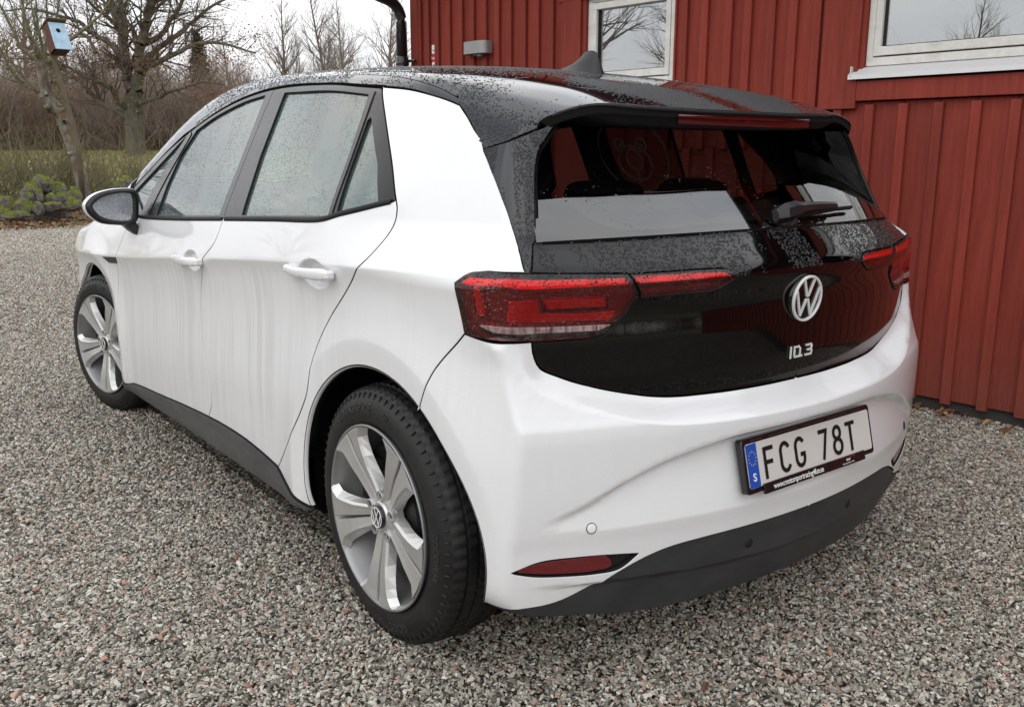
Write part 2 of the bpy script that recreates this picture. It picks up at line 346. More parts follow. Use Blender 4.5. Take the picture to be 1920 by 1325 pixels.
def resamp(poly,sp):
    out=[]
    for i in range(len(poly)):
        a=np.array(poly[i]); b=np.array(poly[(i+1)%len(poly)]); k=max(1,int(math.ceil(np.hypot(*(b-a))/sp)))
        for j in range(k): out.append(a+(b-a)*j/k)
    o=[out[0]]
    for q in out[1:]:
        if np.hypot(*(q-o[-1]))>1e-4: o.append(q)
    if np.hypot(*(o[0]-o[-1]))<1e-4: o.pop()
    return np.array(o)
def area(p): x,y=p.T; return .5*np.sum(x*np.roll(y,-1)-y*np.roll(x,-1))
def inpoly(P,poly):
    x,y=P.T; c=np.zeros(len(P),bool); n=len(poly)
    for i in range(n):
        x1,y1=poly[i]; x2,y2=poly[(i+1)%n]
        if y1==y2: continue
        k=((y1>y)!=(y2>y))&(x<(x2-x1)*(y-y1)/(y2-y1)+x1); c^=k
    return c
def dist(P,poly):
    b=np.full(len(P),9.)
    for i in range(len(poly)):
        a=poly[i]; e=poly[(i+1)%len(poly)]-a; l=e@e
        if l<1e-12: continue
        t=np.clip(((P-a)@e)/l,0,1); d=np.hypot(*(P-a-t[:,None]*e).T); b=np.minimum(b,d)
    return b
def newobj(name,V,Fc,mats,parent=None,normals=None,midx=None,smooth=True,kind=None):
    me=bpy.data.meshes.new(name); me.from_pydata([tuple(map(float,v)) for v in V],[],[tuple(map(int,f)) for f in Fc])
    for m in (mats if isinstance(mats,(list,tuple)) else [mats]): me.materials.append(MAT[m] if isinstance(m,str) else m)
    if midx is not None: me.polygons.foreach_set('material_index',list(map(int,midx)))
    me.polygons.foreach_set('use_smooth',[smooth]*len(me.polygons))
    me.update()
    if normals is not None: me.normals_split_custom_set_from_vertices([tuple(map(float,n)) for n in normals])
    o=bpy.data.objects.new(name,me); COL.objects.link(o)
    if parent is not None: o.parent=parent
    if kind: o['kind']=kind
    return o
def panel(name,poly,mats,parent,ch='h',off=0.,sp=.014,gap=.0030,depth=.012,holes=(),center=False,z2=.6,under=None,lining=0.,pillow=0.,round_=.0035,fnover=None):
    fn,Fi,cen=CH[ch]; 
    poly=resamp(poly,sp*.9)
    if area(poly)<0: poly=poly[::-1]
    loops=[poly]
    for h in holes:
        h=resamp(h,sp*.9)
        if area(h)>0: h=h[::-1]
        loops.append(h)
    # inset loops by the gap
    L2=[];NR=[]
    for lp in loops:
        t=np.roll(lp,-1,0)-np.roll(lp,1,0); t/=np.maximum(np.linalg.norm(t,axis=1,keepdims=True),1e-9); n=np.stack([t[:,1],-t[:,0]],-1)
        if center:
            c=np.abs(lp[:,0]-cen)<1e-4; n[c]=0
        L2.append(lp-n*gap); NR.append(n)
    mn=poly.min(0);mx=poly.max(0)
    gx=np.arange(mn[0]+sp/2,mx[0],sp); gy=np.arange(mn[1]+sp*z2/2,mx[1],sp*z2)
    G=np.stack(np.meshgrid(gx,gy),-1).reshape(-1,2)
    if center: pass
    k=inpoly(G,L2[0])
    for h in L2[1:]: k&=~inpoly(G,h)
    G=G[k]; 
    if ch=='h' and 'paint' in mats:
        ex=[]
        uu=np.arange(mn[0],min(mx[0],UF),.008)
        cz=ZC(uu+CB)
        if uu.size and mx[1]>.7:
            G=G[~((np.abs(G[:,1]-ZC(G[:,0]+CB))<.011)&(G[:,0]>-.14))]; sel=uu>-.14
            for dz in (-.012,-.005,-.001,.004,.011): ex.append(np.stack([uu[sel],cz[sel]+dz],-1))
        for cu in (.2,2.97):
            rr_=np.hypot(G[:,0]-cu,G[:,1]-.342); G=G[~((rr_>.446)&(rr_<.478))]
            aa=np.arange(-.45,math.pi+.45,.018)
            for r0 in (.451,.457,.4615,.4655,.472): ex.append(np.stack([cu+r0*np.cos(aa),.342+r0*np.sin(aa)],-1))
        if 'door' in name:
            for cy,cz,a,b in ((.285,.947,.085,.040),(1.27,.893,.082,.036)):
                gg=np.stack(np.meshgrid(np.arange(cy-1.15*a,cy+1.15*a,.0055),np.arange(cz-1.2*b,cz+1.2*b,.0045)),-1).reshape(-1,2)
                G=G[~((np.abs(G[:,0]+CB-cy)<1.18*a)&(np.abs(G[:,1]-cz)<1.25*b))]
                ex=[e_[~((np.abs(e_[:,0]+CB-cy)<1.18*a)&(np.abs(e_[:,1]-cz)<1.25*b))] for e_ in ex]; ex.append(gg-[CB,0])
        if name=='rear_bumper':
            pq=TGF[TGF[:,1]<.93]; tg_=np.gradient(pq,axis=0); tg_/=np.linalg.norm(tg_,axis=1,keepdims=True); nr_=np.stack([tg_[:,1],-tg_[:,0]],-1)
            tt_=np.linspace(0,len(pq)-1,len(pq)*3); fx=lambda a:np.interp(tt_,np.arange(len(pq)),a)
            pf=np.stack([fx(pq[:,0]),fx(pq[:,1])],-1); nf=np.stack([fx(nr_[:,0]),fx(nr_[:,1])],-1)
            dg=tgd(np.abs(G[:,0]-UC),G[:,1]); G=G[~((dg>.036)&(dg<.062)&(G[:,0]<-CQ))]
            for d_ in (.040,.0455,.0495,.0535,.059):
                q_=pf+nf*d_; q_=q_[q_[:,0]<.62]; ex.append(np.stack([UC+q_[:,0],q_[:,1]],-1))
            xs_=np.arange(0.0,.62,.008)
            zz_=np.arange(.36,.872,.008); us_=np.linspace(-.38,-.20,61)
            for z0 in zz_:
                Q_=chart(np.stack([us_,np.full(61,z0)],-1)); df=(np.abs(Q_[:,0])-W(Q_[:,1],Q_[:,2]))-(R(Q_[:,0],Q_[:,2])-Q_[:,1]); k_=np.where(np.diff(np.sign(df)))[0]
                if len(k_):
                    u0=us_[k_[0]]-(us_[1]-us_[0])*df[k_[0]]/(df[k_[0]+1]-df[k_[0]]); G=G[~((np.abs(G[:,1]-z0)<.0045)&(np.abs(G[:,0]-u0)<.014))]
                    ex.append(np.array([(u0+d_,z0) for d_ in (-.013,-.007,-.0025,.0025,.007,.013)]))
            dg=G[:,1]-SCT(np.abs(G[:,0]-UC)); G=G[~((dg>-.026)&(dg<.012)&(G[:,0]<-CQ))]
            for d_ in (-.021,-.0145,-.008,-.0015,.005): ex.append(np.stack([UC+xs_,SCT(xs_)+d_],-1))
        if ex:
            E_=np.vstack(ex); kk=inpoly(E_,L2[0])
            for h in L2[1:]: kk&=~inpoly(E_,h)
            near=(np.abs(E_[:,1]-ZC(E_[:,0]+CB))<.02)
            for cu in (.2,2.97):
                r_e=np.hypot(E_[:,0]-cu,E_[:,1]-.342); isring=(r_e>.449)&(r_e<.474)
                kk&=~(isring&near&(E_[:,0]>-.14)) if False else kk
            G=np.vstack([G,E_[kk]])
    for lp in L2: G=G[dist(G,lp)>sp*.38]
    verts=[Vector(p) for lp in L2 for p in lp]; edges=[];b=0
    for lp in L2:
        n=len(lp); edges+=[(b+i,b+(i+1)%n) for i in range(n)]; b+=n
    nb=b
    verts+=[Vector(p) for p in G]
    vo,eo,fo,ov,oe,of=delaunay_2d_cdt(verts,edges,[],0,1e-6)
    vo=np.array([tuple(v) for v in vo]); fo=[f for f in fo]
    cc=np.array([vo[list(f)].mean(0) for f in fo]); k=inpoly(cc,L2[0])
    for h in L2[1:]: k&=~inpoly(cc,h)
    tri=[]
    for f,kk in zip(fo,k):
        if kk:
            a=vo[list(f)]; ar=np.cross(a[1]-a[0],a[2]-a[0]); tri.append(tuple(f) if ar>0 else tuple(f)[::-1])
    # map loop vertices to output ids
    m={}
    for i,o_ in enumerate(ov):
        for q in o_: m[q]=i
    P=fn(vo); Nn=gradf(P,Fi)
    offv=np.full(len(vo),off)
    if pillow: 
        dd=np.minimum.reduce([dist(vo,lp) for lp in L2]); offv=off+pillow*(1-np.exp(-dd/.012))
    P=P+Nn*offv[:,None]
    V=[*P]; NN=[*Nn]; FF=[];MI=[]
    # check orientation
    ta=np.array(tri); flip=np.sum(np.sum(np.cross(P[ta[:,1]]-P[ta[:,0]],P[ta[:,2]]-P[ta[:,0]])*(Nn[ta[:,0]]+Nn[ta[:,1]]+Nn[ta[:,2]]),1))<0
    for f in tri: FF.append(f[::-1] if flip else f); MI.append(0)
    dn=0; base=0
    for lp,l2,nr in zip(loops,L2,NR):
        n=len(lp); ids=[m[base+i] for i in range(n)]; base+=n
        Pa=P[ids]; Na=Nn[ids]
        Pm=fn(l2+nr*round_*.3)+gradf(fn(l2+nr*round_*.3),Fi)*0
        e=fn(l2+nr*.004)-fn(l2); le=np.linalg.norm(e,axis=1,keepdims=True); On=np.where(le>1e-6,e/np.maximum(le,1e-6),0)
        On=On-Na*np.sum(On*Na,1,keepdims=True)
        r=round_*.35
        rings=[(Pa,Na,0),(Pa+On*r*.7-Na*r*.3,(Na+On)*.7071,0),(Pa+On*r-Na*r,On,0),(Pa+On*r-Na*depth,On,1),(Pa+On*(r+(.010 if lining==0 else .004))-Na*(depth+.002),-Na+On,1 if len(mats)>1 or not isinstance(mats,str) else 0)]
        prev=ids
        cenf=[center and abs(lp[i][0]-cen)<1e-4 for i in range(n)]
        for (Q,q,mi) in rings[1:]:
            s=len(V); V+=[*Q]; NN+=[*q]; cur=list(range(s,s+n))
            for i in range(n):
                j=(i+1)%n
                if cenf[i] and cenf[j]: continue
                f=(prev[i],cur[i],cur[j],prev[j]); FF.append(f[::-1] if flip else f); MI.append(mi)
            prev=cur
        # gap dup: fix normals
    if lining:
        s=len(V); V+=[*(P-Nn*lining)]; NN+=[*(-Nn)]
        for f in tri: FF.append(tuple(s+i for i in (f if flip else f[::-1]))); MI.append(1)
    V=np.array(V); NN=np.array(NN); NN/=np.maximum(np.linalg.norm(NN,axis=1,keepdims=True),1e-9)
    if under is not None:
        pass
    if center:
        n=len(V); V2=V*[-1,1,1]; N2=NN*[-1,1,1]; cenv=np.abs(V[:,0])<2e-4
        V[cenv,0]=0
        NN[cenv,0]=0
        remap=np.where(cenv,np.arange(n),np.arange(n)+n)
        FF+= [tuple(int(remap[i]) for i in f[::-1]) for f in FF]; MI+=MI
        V=np.vstack([V,V2]); NN=np.vstack([NN,N2])
        # drop unused
        used=np.zeros(len(V),bool)
        for f in FF: used[list(f)]=True
        mp=np.cumsum(used)-1; V=V[used]; NN=NN[used]; FF=[tuple(mp[i] for i in f) for f in FF]
    ok=[(len(set(f))>=3) for f in FF]; FF=[f for f,k in zip(FF,ok) if k]; MI=[x for x,k in zip(MI,ok) if k]
    ml=mats if isinstance(mats,(list,tuple)) else [mats,'jamb']
    return newobj(name,V,FF,list(ml),parent,NN,MI)
def mirror(o):
    """right-hand twin of a left-hand part (with its sub-parts)"""
    c=o.copy(); COL.objects.link(c); c.scale=(-1,1,1)
    for ch in o.children:
        d=ch.copy(); COL.objects.link(d); d.parent=c
    return c
def surf(u,z,off=0,ch='h'):
    P=CH[ch][0](np.array([(u,z)])); n=gradf(P,CH[ch][1]); return P[0]+n[0]*off,n[0]
def box(name,c,s,m,parent=None,bev=.004,rot=None,kind=None,seg=2):
    """bevelled box (chamfer) centre c size s"""
    cx,cy,cz=c; hx,hy,hz=[v/2 for v in s]; b=min(bev,hx*.9,hy*.9,hz*.9)
    V=[];
    for sx in(-1,1):
        for sy in(-1,1):
            for sz in(-1,1):
                V+= [(sx*hx,sy*(hy-b),sz*(hz-b)),(sx*(hx-b),sy*hy,sz*(hz-b)),(sx*(hx-b),sy*(hy-b),sz*hz)]
    def i(sx,sy,sz,k): return ((sx>0)*4+(sy>0)*2+(sz>0))*3+k
    Fc=[]
    for s_ in(-1,1):
        f=[i(s_,-1,-1,0),i(s_,1,-1,0),i(s_,1,1,0),i(s_,-1,1,0)]; Fc.append(f if s_>0 else f[::-1])
        f=[i(-1,s_,-1,1),i(-1,s_,1,1),i(1,s_,1,1),i(1,s_,-1,1)]; Fc.append(f if s_>0 else f[::-1])
        f=[i(-1,-1,s_,2),i(1,-1,s_,2),i(1,1,s_,2),i(-1,1,s_,2)]; Fc.append(f if s_>0 else f[::-1])
    for a in(-1,1):
        for b_ in(-1,1):
            f=[i(a,b_,-1,0),i(a,b_,1,0),i(a,b_,1,1),i(a,b_,-1,1)]; Fc.append(f if a*b_<0 else f[::-1])
            f=[i(a,-1,b_,0),i(a,1,b_,0),i(a,1,b_,2),i(a,-1,b_,2)]; Fc.append(f if a*b_>0 else f[::-1])
            f=[i(-1,a,b_,1),i(1,a,b_,1),i(1,a,b_,2),i(-1,a,b_,2)]; Fc.append(f if a*b_<0 else f[::-1])
            for c_ in(-1,1):
                f=[i(a,b_,c_,0),i(a,b_,c_,1),i(a,b_,c_,2)]; Fc.append(f if a*b_*c_>0 else f[::-1])
    V=np.array(V)
    if rot is not None: V=V@np.array(rot).T
    V=V+[cx,cy,cz]
    if name is None: return V,Fc
    return newobj(name,V,Fc,m,parent,smooth=False,kind=kind)
class MB:
    def __init__(s): s.V=[];s.F=[];s.M=[]
    def add(s,V,F,mi=0):
        b=len(s.V); s.V+=[tuple(v) for v in V]; s.F+=[tuple(b+i for i in f) for f in F]; s.M+=[mi]*len(F)
    def box(s,c,sz,bev=.002,rot=None,mi=0):
        V,F_=box(None,c,sz,None,bev=bev,rot=rot); s.add(V,F_,mi)
    def loft(s,rings,cap0=True,cap1=True,closed=True,mi=0):
        b=len(s.V); n=len(rings[0])
        for r in rings: s.V+=[tuple(p) for p in r]
        for k in range(len(rings)-1):
            for i in range(n if closed else n-1):
                j=(i+1)%n; s.F.append((b+k*n+i,b+k*n+j,b+(k+1)*n+j,b+(k+1)*n+i)); s.M.append(mi)
        if cap0: s.F.append(tuple(b+i for i in range(n))[::-1]); s.M.append(mi)
        if cap1: s.F.append(tuple(b+(len(rings)-1)*n+i for i in range(n))); s.M.append(mi)
    def tube(s,pts,rad,n=8,mi=0,cap=True):
        pts=[np.array(p,float) for p in pts]; rings=[]
        up=np.array([0,0,1.])
        for k,p in enumerate(pts):
            d=pts[min(k+1,len(pts)-1)]-pts[max(k-1,0)]; d/=max(np.linalg.norm(d),1e-9)
            a=np.cross(d,up); 
            if np.linalg.norm(a)<.1: a=np.cross(d,[1,0,0])
            a/=np.linalg.norm(a); b=np.cross(a,d); r=rad[k] if hasattr(rad,'__len__') else rad
            th=np.arange(n)*2*np.pi/n; rings.append(p+r*(np.cos(th)[:,None]*a+np.sin(th)[:,None]*b))
        s.loft(rings,cap,cap,mi=mi)
    def build(s,name,m,parent=None,smooth=True,kind=None,sharp=None):
        o=newobj(name,s.V,s.F,m,parent,midx=s.M,smooth=smooth,kind=kind)
        if sharp is not None:
            me=o.data
            try: me.set_sharp_from_angle(angle=math.radians(sharp))
            except Exception: pass
        return o
def tag(o,label,cat,group=None,kind=None):
    o['label']=label; o['category']=cat
    if group: o['group']=group
    if kind: o['kind']=kind
    return o
def empty(name,loc=(0,0,0),rz=0):
    o=bpy.data.objects.new(name,None); COL.objects.link(o); o.location=loc; o.rotation_euler=(0,0,rz); return o
def textmesh(s,size=1,extrude=0,bold=0,spacing=1,shear=0,align='CENTER',res=3):
    c=bpy.data.curves.new('t','FONT'); c.body=s; c.size=size; c.extrude=extrude; c.offset=bold; c.space_character=spacing; c.shear=shear; c.align_x=align; c.align_y='CENTER'; c.resolution_u=res
    o=bpy.data.objects.new('t',c); COL.objects.link(o); dg=bpy.context.evaluated_depsgraph_get(); me=bpy.data.meshes.new_from_object(o.evaluated_get(dg))
    V=np.array([v.co[:] for v in me.vertices]) if len(me.vertices) else np.zeros((0,3)); Fc=[tuple(p.vertices) for p in me.polygons]
    bpy.data.objects.remove(o); bpy.data.curves.remove(c); bpy.data.meshes.remove(me); return V,Fc
# ---------------------------------------------------------------- scatter with geometry nodes (uncountable stuff only)
def scatter(name,pts,scale,rot,src,label=None,cat=None):
    col=bpy.data.collections.new(name+'_pieces')
    for o in src:
        COL.objects.unlink(o); col.objects.link(o)
    me=bpy.data.meshes.new(name); me.vertices.add(len(pts)); me.vertices.foreach_set('co',np.asarray(pts,float).ravel())
    a=me.attributes.new('sc','FLOAT_VECTOR','POINT'); a.data.foreach_set('vector',np.asarray(scale,float).ravel())
    a=me.attributes.new('ro','FLOAT_VECTOR','POINT'); a.data.foreach_set('vector',np.asarray(rot,float).ravel())
    o=bpy.data.objects.new(name,me); COL.objects.link(o); o['kind']='stuff'
    g=bpy.data.node_groups.new(name+'_nodes','GeometryNodeTree'); g.interface.new_socket('Geometry',in_out='INPUT',socket_type='NodeSocketGeometry'); g.interface.new_socket('Geometry',in_out='OUTPUT',socket_type='NodeSocketGeometry')
    i=g.nodes.new('NodeGroupInput'); u=g.nodes.new('NodeGroupOutput'); ip=g.nodes.new('GeometryNodeInstanceOnPoints'); ci=g.nodes.new('GeometryNodeCollectionInfo')
    ci.inputs[0].default_value=col; ci.inputs['Separate Children'].default_value=True; ci.inputs['Reset Children'].default_value=True
    ip.inputs['Pick Instance'].default_value=True
    def att(nm):
        q=g.nodes.new('GeometryNodeInputNamedAttribute'); q.data_type='FLOAT_VECTOR'; q.inputs[0].default_value=nm; return q.outputs[0]
    rv=g.nodes.new('FunctionNodeRandomValue'); rv.data_type='INT'; rv.inputs[4].default_value=0; rv.inputs[5].default_value=len(src)-1
    g.links.new(i.outputs[0],ip.inputs['Points']); g.links.new(ci.outputs[0],ip.inputs['Instance']); g.links.new(rv.outputs[2],ip.inputs['Instance Index'])
    er=g.nodes.new('FunctionNodeEulerToRotation'); g.links.new(att('ro'),er.inputs[0]); g.links.new(er.outputs[0],ip.inputs['Rotation']); g.links.new(att('sc'),ip.inputs['Scale'])
    g.links.new(ip.outputs[0],u.inputs[0]); md=o.modifiers.new('scatter','NODES'); md.node_group=g
    if label: o['label']=label; o['category']=cat
    return o
# ================================================================ the car
car=empty('parked_car'); tag(car,'white five-door hatchback with wet black roof and black tailgate parked on gravel','car')
G1=cr([(2.36,.985),(2.40,.93),(2.445,.87),(2.48,.82),(2.51,.78),(2.545,.68),(2.548,.57),(2.52,.45),(2.47,.34),(2.455,.242)])
G2=cr([(1.21,1.059),(1.218,1.037),(1.248,.975),(1.342,.909),(1.382,.871),(1.432,.79),(1.45,.70),(1.42,.59),(1.375,.50),(1.355,.44),(1.363,.387),(1.402,.336)])
G3=cr([(.188,1.150),(.179,1.134),(.173,1.105),(.177,1.071),(.202,1.02),(.252,.974),(.34,.903),(.418,.836),(.475,.768),(.513,.697),(.545,.605),(.592,.536),(.672,.44),(.787,.319)])
SILL=cr([(.787,.319),(.89,.331),(1.05,.342),(1.216,.343),(1.402,.336),(1.65,.320),(2.0,.292),(2.25,.273),(2.39,.258),(2.455,.242)])
def arc(cu,r,a0,a1,n=40): return [(cu+r*math.cos(math.radians(a0+(a1-a0)*i/n)),.342+r*math.sin(math.radians(a0+(a1-a0)*i/n))) for i in range(n+1)]
DB=cr([(2.46,.985),(2.30,1.0),(2.116,1.004),(1.7,1.022),(1.21,1.049),(.8,1.071),(.50,1.086),(.444,1.094),(.39,1.106),(.313,1.121),(.188,1.148)])
def cut(c,u): # part of curve c with u between
    return [p for p in c if u[0]<=p[0]<=u[1]]
DT=cr([(.422,1.433),(.569,1.446),(.708,1.459),(.848,1.467),(1.076,1.474),(1.320,1.468),(1.575,1.441),(1.788,1.399),(1.934,1.359),(2.209,1.262),(2.49,1.118)])
DR=cr([(.188,1.150),(.236,1.225),(.320,1.325),(.422,1.433)])
CT=cr([(.422,1.433),(.283,1.418),(.194,1.400),(.151,1.389),(.106,1.375)])
FN=cr([(.106,1.375),(.064,1.344),(.024,1.310),(-.006,1.291),(-.045,1.272),(-.109,1.248),(-.155,1.224),(-.188,1.201),(-.211,1.178),(-.229,1.155),(-.243,1.133),(-.253,1.109),(-.261,1.086),(-.266,1.064),(-.269,1.029),(-.271,1.012)])
LT=[(-.271,1.0135),(-.242,1.015),(-.201,1.016),(-.168,1.011),(-.130,.988)]
QB=cr([(-.152,.879),(-.134,.858),(-.063,.783),(-.031,.726),(-.004,.676)])
AC=arc(.2,.398,-15,122)     # over the wheel from the front foot to the bumper joint
foot=[(.787,.319),(.73,.293),(.677,.272),(.591,.250)]
quarter=G3[:-1]+foot+arc(.2,.398,-13,121.5)[0:]+QB[::-1]+[(-.130,.988)]+LT[::-1][1:]+FN[::-1][1:]+CT[::-1][1:]+DR[::-1][1:-1]
quarter=panel('quarter_panel',quarter,['paint','jamb','cabin'],car,lining=0)
# lip folded into the wheel opening
def lip(name,cu,a0,a1,parent,m='paint'):
    ring=np.array(arc(cu,.3965,a0,a1,70)); P=chart(ring); nn=grad(P); mb=MB()
    r0=P; 
    def rr(k,inn): 
        q=P.copy(); q[:,0]+=inn; c=np.array([0,cu+CB,.342]); d=q-c; d[:,0]=0; l=np.linalg.norm(d,axis=1,keepdims=True); q[:,1:]-=(d/l*k)[:,1:]; return q
    mb.loft([r0-nn*.001,rr(.003,.003),rr(.003,.012)],False,False,closed=False)
    return mb.build(name,m,parent)
rl=lip('arch_lip',.2,-13,190,quarter)
rear_door=panel('rear_door',cut(DB,(.19,1.209))[::-1][0:]+[(1.21,1.049)]+G2+cut(SILL,(.79,1.40))[::-1]+G3[::-1],['paint','jamb'],car)
front_door=panel('front_door',[(1.21,1.049)]+cut(DB,(1.211,2.355))[::-1]+G1+cut(SILL,(1.403,2.45))[::-1]+G2[::-1],['paint','jamb'],car)
FH=cr([(2.36,.99),(2.49,1.055),(2.7,1.015),(2.95,.975),(3.2,.935),(3.35,.895),(3.42,.86)])
fender=panel('fender',G1[::-1]+FH+cr([(3.42,.86),(3.40,.78),(3.37,.70),(3.345,.62)])+arc(2.97,.398,43,190)+[(2.575,.245),(2.50,.235),(2.455,.242)],['paint','jamb'],car)
fl=lip('arch_lip',2.97,-10,190,fender)
fb=panel('front_bumper',cr([(3.42,.86),(3.40,.78),(3.37,.70),(3.345,.62)])+arc(2.97,.398,43,-12)+[(3.40,.235),(3.6,.22),(UF+CQ+FA,.22)]+[(UF+CQ+FA,.80),(3.62,.81)],['paint','jamb'],car,sp=.03)
fbr=mirror(fb)
# sill
sill=panel('side_sill',cut(SILL,(.79,2.455))+[(2.455,.242),(2.50,.233),(2.57,.240),(2.57,.208),(2.3,.208),(2.045,.217),(1.792,.227),(1.559,.230),(.90,.237),(.73,.238),(.61,.238),(.578,.243),(.591,.247),(.677,.270),(.73,.291),(.787,.319)],['sillgrey','jamb'],car,off=.008)
# bumper, centre panel mirrored and welded
PL=cr([(-.283,.864),(-.285,.842),(-.289,.826),(-.300,.804),(-.333,.785),(-.39,.759),(-.48,.733),(-.577,.714),(-.712,.707),(-.867,.705),(UC,.705)])
DF=cr([(UC,.378),(-.79,.3765),(-.648,.373),(-.559,.366),(-.495,.350),(-.423,.318),(-.376,.288),(-.334,.268),(-.300,.261),(-.251,.259),(-.194,.246)])
RF=cr([(-.243,.354),(-.290,.374),(-.359,.375),(-.42,.370),(-.480,.364)],.01)+cr([(-.480,.364),(-.435,.333),(-.39,.329),(-.335,.333),(-.28,.341),(-.243,.354)],.01)[1:-1]
bumper=panel('rear_bumper',QB[::-1][::-1][0:1]+[(-.152,.879)]+cr([(-.152,.876),(-.20,.868),(-.250,.866),(-.283,.864)])+PL+DF+arc(.2,.398,194.5,122)+QB[::-1][1:],['paint','jamb'],car,center=True,sp=.012,holes=[RF])
bl=lip('arch_lip',.2,121,194,bumper)
refl=panel('reflector',RF,['trim','jamb'],car,off=-.012,gap=0.0,sp=.01)
RF2=cr([(-.253,.355),(-.293,.369),(-.359,.370),(-.405,.367),(-.418,.342),(-.385,.335),(-.335,.338),(-.282,.346)],.01,closed=True)
MAT['redrefl']=mat('dark_red_reflector',(.13,.006,.008),.3,coat=1)
r2=panel('lens',RF2,['redrefl','jamb'],refl,off=-.005,gap=0.0,sp=.01)
mirror(refl)
DFB=cr([(-.188,.240),(-.200,.232),(-.255,.236),(-.343,.218),(-.45,.200),(-.57,.190),(-.75,.192),(UC,.195)])
diff=panel('rear_diffuser',DF+DFB,['grey','jamb'],car,center=True,sp=.014,off=-.004,depth=.03)
# the diffuser's upper half stands proud of its lower half
# tailgate
LI=[(-.285,.8635),(-.39,.8640),(-.425,.8715),(-.477,.9155),(-.4995,.955)]
LIB=cr([(-.505,.951),(-.608,.953),(-.700,.957),(-.757,.983)])
LIT=cr([(-.757,.983),(-.745,.998),(-.725,1.003),(-.651,1.0045),(-.53,1.0035),(-.485,1.003),(-.473,1.0045),(-.37,1.008),(-.281,1.012)])
GB=cr([(-.301,1.069),(-.44,1.070),(-.6,1.073),(-.8,1.078),(UC,1.080)])
gate=panel('tailgate',PL[::-1][:]+LI+LIB[:-1]+LIT+[(-.283,1.014)]+GB,['gate','jamb'],car,center=True,sp=.0125)
gate['label']='gloss black tailgate'
MAT['innerface']=thinglass('inner_glass_surface',(.98,.98,.98),.15,0)
GL=cr([(-.301,1.069),(-.308,1.075),(-.316,1.105),(-.334,1.179),(-.345,1.212),(-.369,1.254),(-.400,1.286),(-.426,1.315),(-.444,1.331)])
GLP=chart(np.array(GL))                         # the fin's trailing edge in space
gb=[(x,1.0705+.010*(1-(abs(x)/.7)**2)) for x in np.linspace(-.697,0,16)]
gout=gb+[(0,1.375),(-.45,1.37),(-.55,1.352),(-.585,1.325),(-.614,1.293),(-.635,1.258),(-.652,1.215),(-.663,1.180),(-.684,1.105)]
rg=panel('rear_window',gout,['rearglass','jamb'],car,ch='g',center=True,sp=.03,depth=.004)
fin_=cr([(0,1.102),(-.223,1.101),(-.367,1.095),(-.444,1.094),(-.493,1.097),(-.52,1.107),(-.547,1.126),(-.559,1.145),(-.567,1.158),(-.590,1.166),(-.592,1.176),(-.56,1.20),(-.53,1.245),(-.49,1.295),(-.455,1.325),(-.42,1.336),(-.25,1.341),(0,1.344)])
frit=panel('window_border',gb+[(0,1.102)]+fin_[1:]+gout[len(gb):],['frit','frit'],rg,ch='g',center=True,sp=.03,off=-.006,depth=.003)
mb=MB(); q=gchart(np.stack([GLP[:,0],GLP[:,2]],-1)); q[:,1]=np.minimum(q[:,1]+.02,q[:,1]+.02)
nrm=grad(GLP); e0=GLP-nrm*.0015+[.0030,0,0]; e1=GLP-nrm*.006+[.0045,0,0]
mb.loft([GLP-nrm*.0010+[.0018,0,0],e0,e1,q+[.012,0,0]],False,False,closed=False); finner=mb.build('pillar_inner_face','gate',car); mirror(finner)
panel('inner_glass_face',fin_+[(0,1.102)] if False else fin_,['innerface','jamb'],rg,ch='g',center=True,sp=.03,off=-.0035,depth=.001,gap=0)
# heating wires printed on the glass
mb=MB()
for z in np.arange(1.125,1.33,.0265):
    xw=.60-.9*(z-1.1) if z>1.16 else .50; xs_=np.linspace(-xw,xw,20); P=gchart(np.stack([xs_,np.full(20,z)],-1)); mb.tube(P+[0,.004,0],.0004,3)
P=gchart(np.stack([np.full(9,-.02),np.linspace(1.10,1.335,9)],-1)); mb.tube(P+[0,.004,0],.0006,3); mb.build('heating_wires','frit',rg,kind='stuff')
fin=panel('rear_pillar_trim',[p for p in FN if p[1]<1.2715]+[(-.2745,1.012),(-.281,1.0125)]+[(-.3005,1.069)]+GL[1:-1]+cr([(-.445,1.3325),(-.436,1.331),(-.395,1.3125),(-.338,1.301),(-.267,1.289),(-.169,1.280),(-.047,1.270)]),['fin','jamb'],car,sp=.012,gap=.0018)
# roof: rail, panel, spoiler section (fan chart)
def rf(pts): return [finv(x,y,z,1.0) for x,y,z in pts]
CEN=FS*math.pi/2
gapline=cr(rf([(-.673,-.094,1.375),(-.672,-.084,1.386),(-.664,-.068,1.400),(-.640,-.062,1.420),(-.605,-.070,1.430),(-.55,-.086,1.437),(-.465,-.083,1.448),(-.348,-.055,1.459),(-.214,-.030,1.466),(-.10,-.010,1.471)])+[(CEN,-.008)])
te=[]
for x,y,z in ((-.573,-.339,1.337),(-.54,-.348,1.345),(-.457,-.364,1.358),(-.38,-.384,1.36),(-.296,-.398,1.362),(-.2,-.413,1.365),(-.1,-.420,1.366),(0,-.42,1.366)): te.append((x,y,z))
TE=cr(rf(te[:-1])+[(CEN,-.42)])
spl_side=cr(rf([(-.673,-.094,1.375),(-.678,-.136,1.344),(-.684,-.176,1.310),(-.691,-.213,1.272)]))
seam=cr(rf([(-.691,-.213,1.272),(-.677,-.245,1.282),(-.662,-.276,1.291),(-.642,-.299,1.303),(-.617,-.316,1.314),(-.598,-.324,1.323),(-.576,-.334,1.333),(-.573,-.339,1.337)]))
spoiler=panel('roof_spoiler',gapline[::-1]+spl_side[1:-1]+seam+TE[1:],['roof','jamb'],car,ch='roof',center=True,sp=.016,depth=.02,gap=.0016)
spoiler['label']='black rear roof section with spoiler lip'
